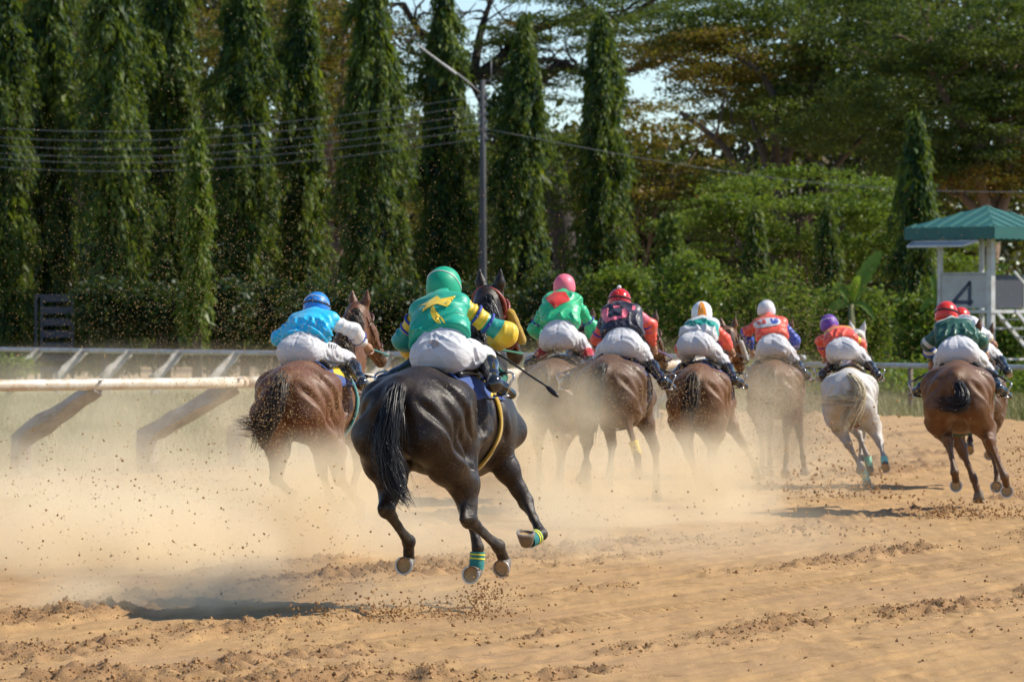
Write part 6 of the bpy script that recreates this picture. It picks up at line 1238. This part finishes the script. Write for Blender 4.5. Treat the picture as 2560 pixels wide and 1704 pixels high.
for key, c in RUNNERS:
    if only and key not in only: continue
    P = POSES[key]
    nk = c['neck']
    if nk: nk = {k: (tuple(A(*v)+A(0, 0, 0)) if k != 'ear' else v) for k, v in nk.items()}
    root, body, V, Q, _ = build_horse(P, c['coat'], c['label'], c['w'], c['h'], nk or None, c.get('hooves'))
    bv = bvh_of(V, Q)
    cl, CV, CQ, brd = tack(P, root, bv, V, c['tack'])
    big = key in ('main', 'blue')
    for i, path in enumerate(P['tail']):
        nm = 'tail' if i == 0 else 'tail_lock'
        strands([A(0, -.26, 1.41+P['lift'])]+path, [.03, .045, .062, .066, .055, .03] if key == 'main' else [.03, .045, .07, .08, .05], 520 if key == 'main' else 260, c['tail'], nm, root, 5+i, .0045 if key == 'main' else .0055, .03, (.5, 1.06), 12)
    if key in ('main', 'blue', 'black'):
        strands([A(0, -.26, 1.41+P['lift'])]+P['tail'][0], [.03, .06, .09, .11, .11, .08], 40, c['tail'], 'loose_hair', root, 91, .0026, .07, (.45, 1.12), 14)
    pl = np.asarray(P['_neck']['poll'], float); b0 = A(0, 1.02, 1.52+P['lift'])
    mn = []
    m_path = [b0, lerp(b0, pl, .5)+A(0, -.06, .07), pl+A(0, -.02, .09)]
    for j in range(7):          # mane falling to one side along the crest
        q = catmull(m_path, 7)[min(2*j, 13)]
        mn.append([q, q+A(.05, -.04, .01), q+A(.10, -.06, -.08), q+A(.11, -.07, -.18)])
    for j, pth in enumerate(mn): strands(pth, [.02, .035, .04, .02], 60, c['tail'], 'mane', root, 40+j, .005, .02, (.5, 1.0), 7)
    if P.get('cloth_mark'):
        yw = math.radians(P['yaw']); decal('number_mark', P['cloth_mark'], bvh_of(CV, CQ), (-math.sin(yw), math.cos(yw), 0), cloth_mat('print_yellow', COLS['yellow'], .45, .1, .2), cl, .004)
    if key == 'main':
        TEAL = cloth_mat('bandage_teal', (.02, .22, .22), .8, .1, .3); YEL = cloth_mat('bandage_yellow', (.75, .72, .05), .8, .1, .2)
        wraps(P, 'LF', root, TEAL, .18, .92, .050, stripe=YEL); wraps(P, 'RF', root, TEAL, .25, .80, .050, stripe=YEL)
        yw = math.radians(P['yaw'])
        m = MB(); m.tube(catmull(P['strap'], 6), .022, 10); m.build('neck_strap', FG, root, True)
        w = P['whip']; wr = empty('riding_whip', P['loc'], -yw); tag(wr, 'black riding whip with braided shaft held by the green-silked jockey', 'whip')
        m = MB(); C = catmull(w, 16)[:-14]; m.tube(C, [.0085-.003*i/len(C)+.0016*(i % 2) for i in range(len(C))], 8); m.build('shaft', simple('whip_braid', (.03, .03, .032), .4, var=.6, scale=150), wr, True)
        m = MB(); C = catmull(w[-2:], 8); m.tube(C, [.007, .012, .016, .017, .017, .017, .016, .013, .006], 10); m.build('flap', LEATHER, wr, True)
        m = MB(); d = nrm(np.asarray(w[0])-np.asarray(w[1])); m.tube([np.asarray(w[0])+d*.10, np.asarray(w[0])+d*.09, w[0], lerp(w[0], w[1], .6)], [.006, .013, .012, .010], 10); m.build('grip', LEATHER, wr, True)
    if key == 'black': wraps(P, 'RH', root, cloth_mat('bandage_plain_yellow', (.72, .55, .12), .8, .1, .3), .62, 1.05, .046, (1, 2))
    if key == 'white':
        MINT = cloth_mat('bandage_mint', (.30, .62, .46), .8, .1, .3)
        for lg in ('LH', 'RH', 'LF'): wraps(P, lg, root, MINT, .1, .9, .048)
    rider(P, c['r'], c['rlabel'], c['rh'])

# ------------------------------------------------------------------ sand thrown up, and dust hanging in the air
def grains(name, boxes, seed, mat, label, grp=None):
    r = np.random.default_rng(seed); P = []; R = []
    for (c, sd, n, rs, pw) in boxes:
        q = np.asarray(c)+r.normal(size=(n, 3))*np.asarray(sd); q = q[q[:, 2] > .01]; P.append(q); R.append(rs[0]+(rs[1]-rs[0])*r.uniform(0, 1, len(q))**pw)
    P = np.concatenate(P); R = np.concatenate(R); V, F = clod_mesh(P, R, seed+1); o = mesh_obj(name, V, F, mat, None, False); tag(o, label, 'sand', grp, 'stuff'); return o
def q(px, py, D): return px2w(px, py, D)
grains('flying_sand', [
  (q(300, 760, 36), (1.7, 2.0, .75), 8500, (.0018, .0046), 3), (q(650, 500, 37), (1.4, 2.2, 1.0), 4200, (.0016, .0042), 3), (q(200, 300, 36), (1.6, 2, 1.0), 2000, (.0016, .0042), 3),
  (q(740, 1010, 39.4), (.55, .5, .42), 5200, (.0022, .0055), 2), (q(620, 800, 39), (.9, 1.2, .5), 4200, (.002, .005), 3), (q(330, 1250, 38), (1.2, 1.6, .45), 1500, (.003, .012), 3)], 201, GRAIN, 'fine sand grains hanging in the air over the left of the track')
grains('flying_sand', [
  (q(1400, 960, 46), (.7, 1.2, .5), 3600, (.0025, .006), 2.5), (q(1540, 1040, 45), (.6, .8, .4), 2600, (.0025, .006), 2.5), (q(1740, 1010, 48.5), (.5, .6, .5), 3200, (.0028, .0068), 2.5),
  (q(1930, 980, 55), (.55, .7, .42), 6500, (.003, .008), 2.2), (q(1990, 800, 56), (.5, .8, .6), 2600, (.003, .0065), 3), (q(2080, 930, 53), (.8, 1, .5), 1800, (.003, .007), 3),
  (q(1700, 700, 45), (1.6, 2, .9), 2400, (.0022, .005), 3), (q(2300, 800, 46), (1.0, 2, .9), 1400, (.0022, .0055), 3), (q(1300, 560, 44), (1.2, 2, 1.0), 1300, (.0022, .005), 3)], 211, GRAIN, 'fine sand grains hanging in the air among the far runners')
grains('flying_clods', [
  (q(1100, 1540, 30.6), (.30, .3, .05), 700, (.003, .013), 2.2), (q(930, 1545, 30.4), (.30, .3, .07), 900, (.003, .014), 2.2), (q(1210, 1500, 30.9), (.10, .15, .07), 500, (.003, .013), 2),
  (q(450, 1420, 33), (1.0, .8, .25), 520, (.003, .012), 3), (q(330, 1270, 36), (1.0, .8, .28), 520, (.003, .012), 3), (q(700, 1600, 29), (.5, .4, .05), 400, (.003, .014), 2.5),
  (q(1500, 1300, 42), (1.2, 1.2, .18), 300, (.005, .014), 2.5), (q(1950, 1230, 49), (.6, .6, .22), 480, (.006, .020), 2.2), (q(2120, 1240, 51.5), (.35, .5, .18), 520, (.007, .026), 2.2), (q(2150, 1080, 53), (.30, .4, .25), 160, (.006, .018), 2.5),
  (q(2350, 1295, 46.2), (.22, .3, .09), 650, (.005, .019), 2.2), (q(2480, 1300, 46), (.22, .3, .10), 650, (.005, .019), 2.2), (q(2545, 1150, 47), (.12, .3, .2), 220, (.005, .015), 2.2), (q(2060, 1330, 42), (.5, .5, .10), 90, (.006, .022), 2)], 221, CLOD, 'clods of damp sand kicked up by the hooves')
def dust_material():
    t = NT('airborne_dust'); c = t.n('ShaderNodeTexCoord'); oi = t.n('ShaderNodeObjectInfo')
    ln = t.n('ShaderNodeVectorMath', operation='LENGTH'); t.l(c.outputs['Object'], ln.inputs[0])
    fall = t.math('SUBTRACT', 1.0, ln.outputs['Value'], True); fall = t.math('POWER', fall, 1.15)
    g = t.n('ShaderNodeNewGeometry'); ofs = t.n('ShaderNodeVectorMath', operation='ADD'); t.l(g.outputs['Position'], ofs.inputs[0]); t.l(oi.outputs['Random'], ofs.inputs[1])
    nz = t.noise(ofs.outputs[0], 1.25, 4, .6, .5); nz = t.ramp(nz, [(.40, .02), (.52, .45), (.62, 1.0)])
    d = t.math('MULTIPLY', t.math('MULTIPLY', fall, nz), oi.outputs['Alpha'])
    v = t.n('ShaderNodeVolumePrincipled'); t.l(d, v.inputs['Density']); v.inputs['Color'].default_value = (.98, .87, .65, 1); v.inputs['Anisotropy'].default_value = .15
    t.l(v.outputs[0], t.out.inputs['Volume']); return t.m
DUST = dust_material()
def dust(px, py, D, rad, dens, label):
    c = q(px, py, D); r = bmesh.new(); bmesh.ops.create_icosphere(r, subdivisions=3, radius=1.0); me = bpy.data.meshes.new('dust_cloud'); r.to_mesh(me); r.free(); me.materials.append(DUST)
    o = bpy.data.objects.new('dust_cloud', me); COL.objects.link(o); o.location = (c[0], c[1], max(c[2], rad[2]*.25)); o.scale = rad; o.color = (1, 1, 1, dens); tag(o, label, 'dust', 'clouds of dust over the track', 'stuff'); return o
dust(40, 1390, 38.0, (2.2, 2.6, .66), 3.6, 'thick dust cloud rolling over the left of the track')
dust(330, 1400, 36.0, (1.5, 1.6, .58), 4.2, 'dust billow between the shadow and the running rail')
dust(560, 1340, 38.5, (1.3, 1.4, .66), 4.0, 'dust billow under the bay horse tail')
dust(800, 1285, 38.2, (1.2, 1.1, .74), 4.6, 'dust cloud hiding the bay horse legs')
dust(1370, 1150, 46.0, (.95, 1.4, 1.10), 3.7, 'dust cloud swallowing the brown horse under the pink-capped jockey')
dust(1480, 1270, 44.0, (1.0, 1.2, .70), 3.4, 'low dust billow ahead of the raised whip')
dust(1690, 1240, 45.0, (1.1, 1.2, .74), 4.2, 'dust cloud around the legs of the dark bay horse')
dust(1830, 1180, 48.5, (1.0, 1.1, .78), 2.8, 'dust cloud around the light bay horse')
dust(1925, 1075, 55.6, (.78, 1.2, .95), 2.5, 'dust cloud behind the chestnut under the white-capped jockey')
dust(2050, 1190, 51.0, (.8, 1.0, .42), .8, 'small dust puff behind the pale grey horse')
dust(1500, 1080, 62.0, (5.0, 5.5, 1.3), .40, 'thin dust veil over the far bend')
dust(1000, 1330, 38.0, (4.5, 3.0, .42), 1.0, 'low skirt of dust along the ground')
dust(380, 1090, 60.0, (6.5, 6.0, 1.25), .45, 'thin dust drifting over the infield grass')
dust(560, 1500, 31.6, (1.9, 1.0, .32), 3.2, 'wisp of dust trailing over the shadow of the near-black horse')
dust(260, 1215, 50.0, (4.2, 3.6, .62), 1.2, 'dust hanging at the feet of the leaning rail posts')
dust(1170, 1500, 31.2, (.45, .5, .22), 1.2, 'small dust puff under the near-black horse hooves')
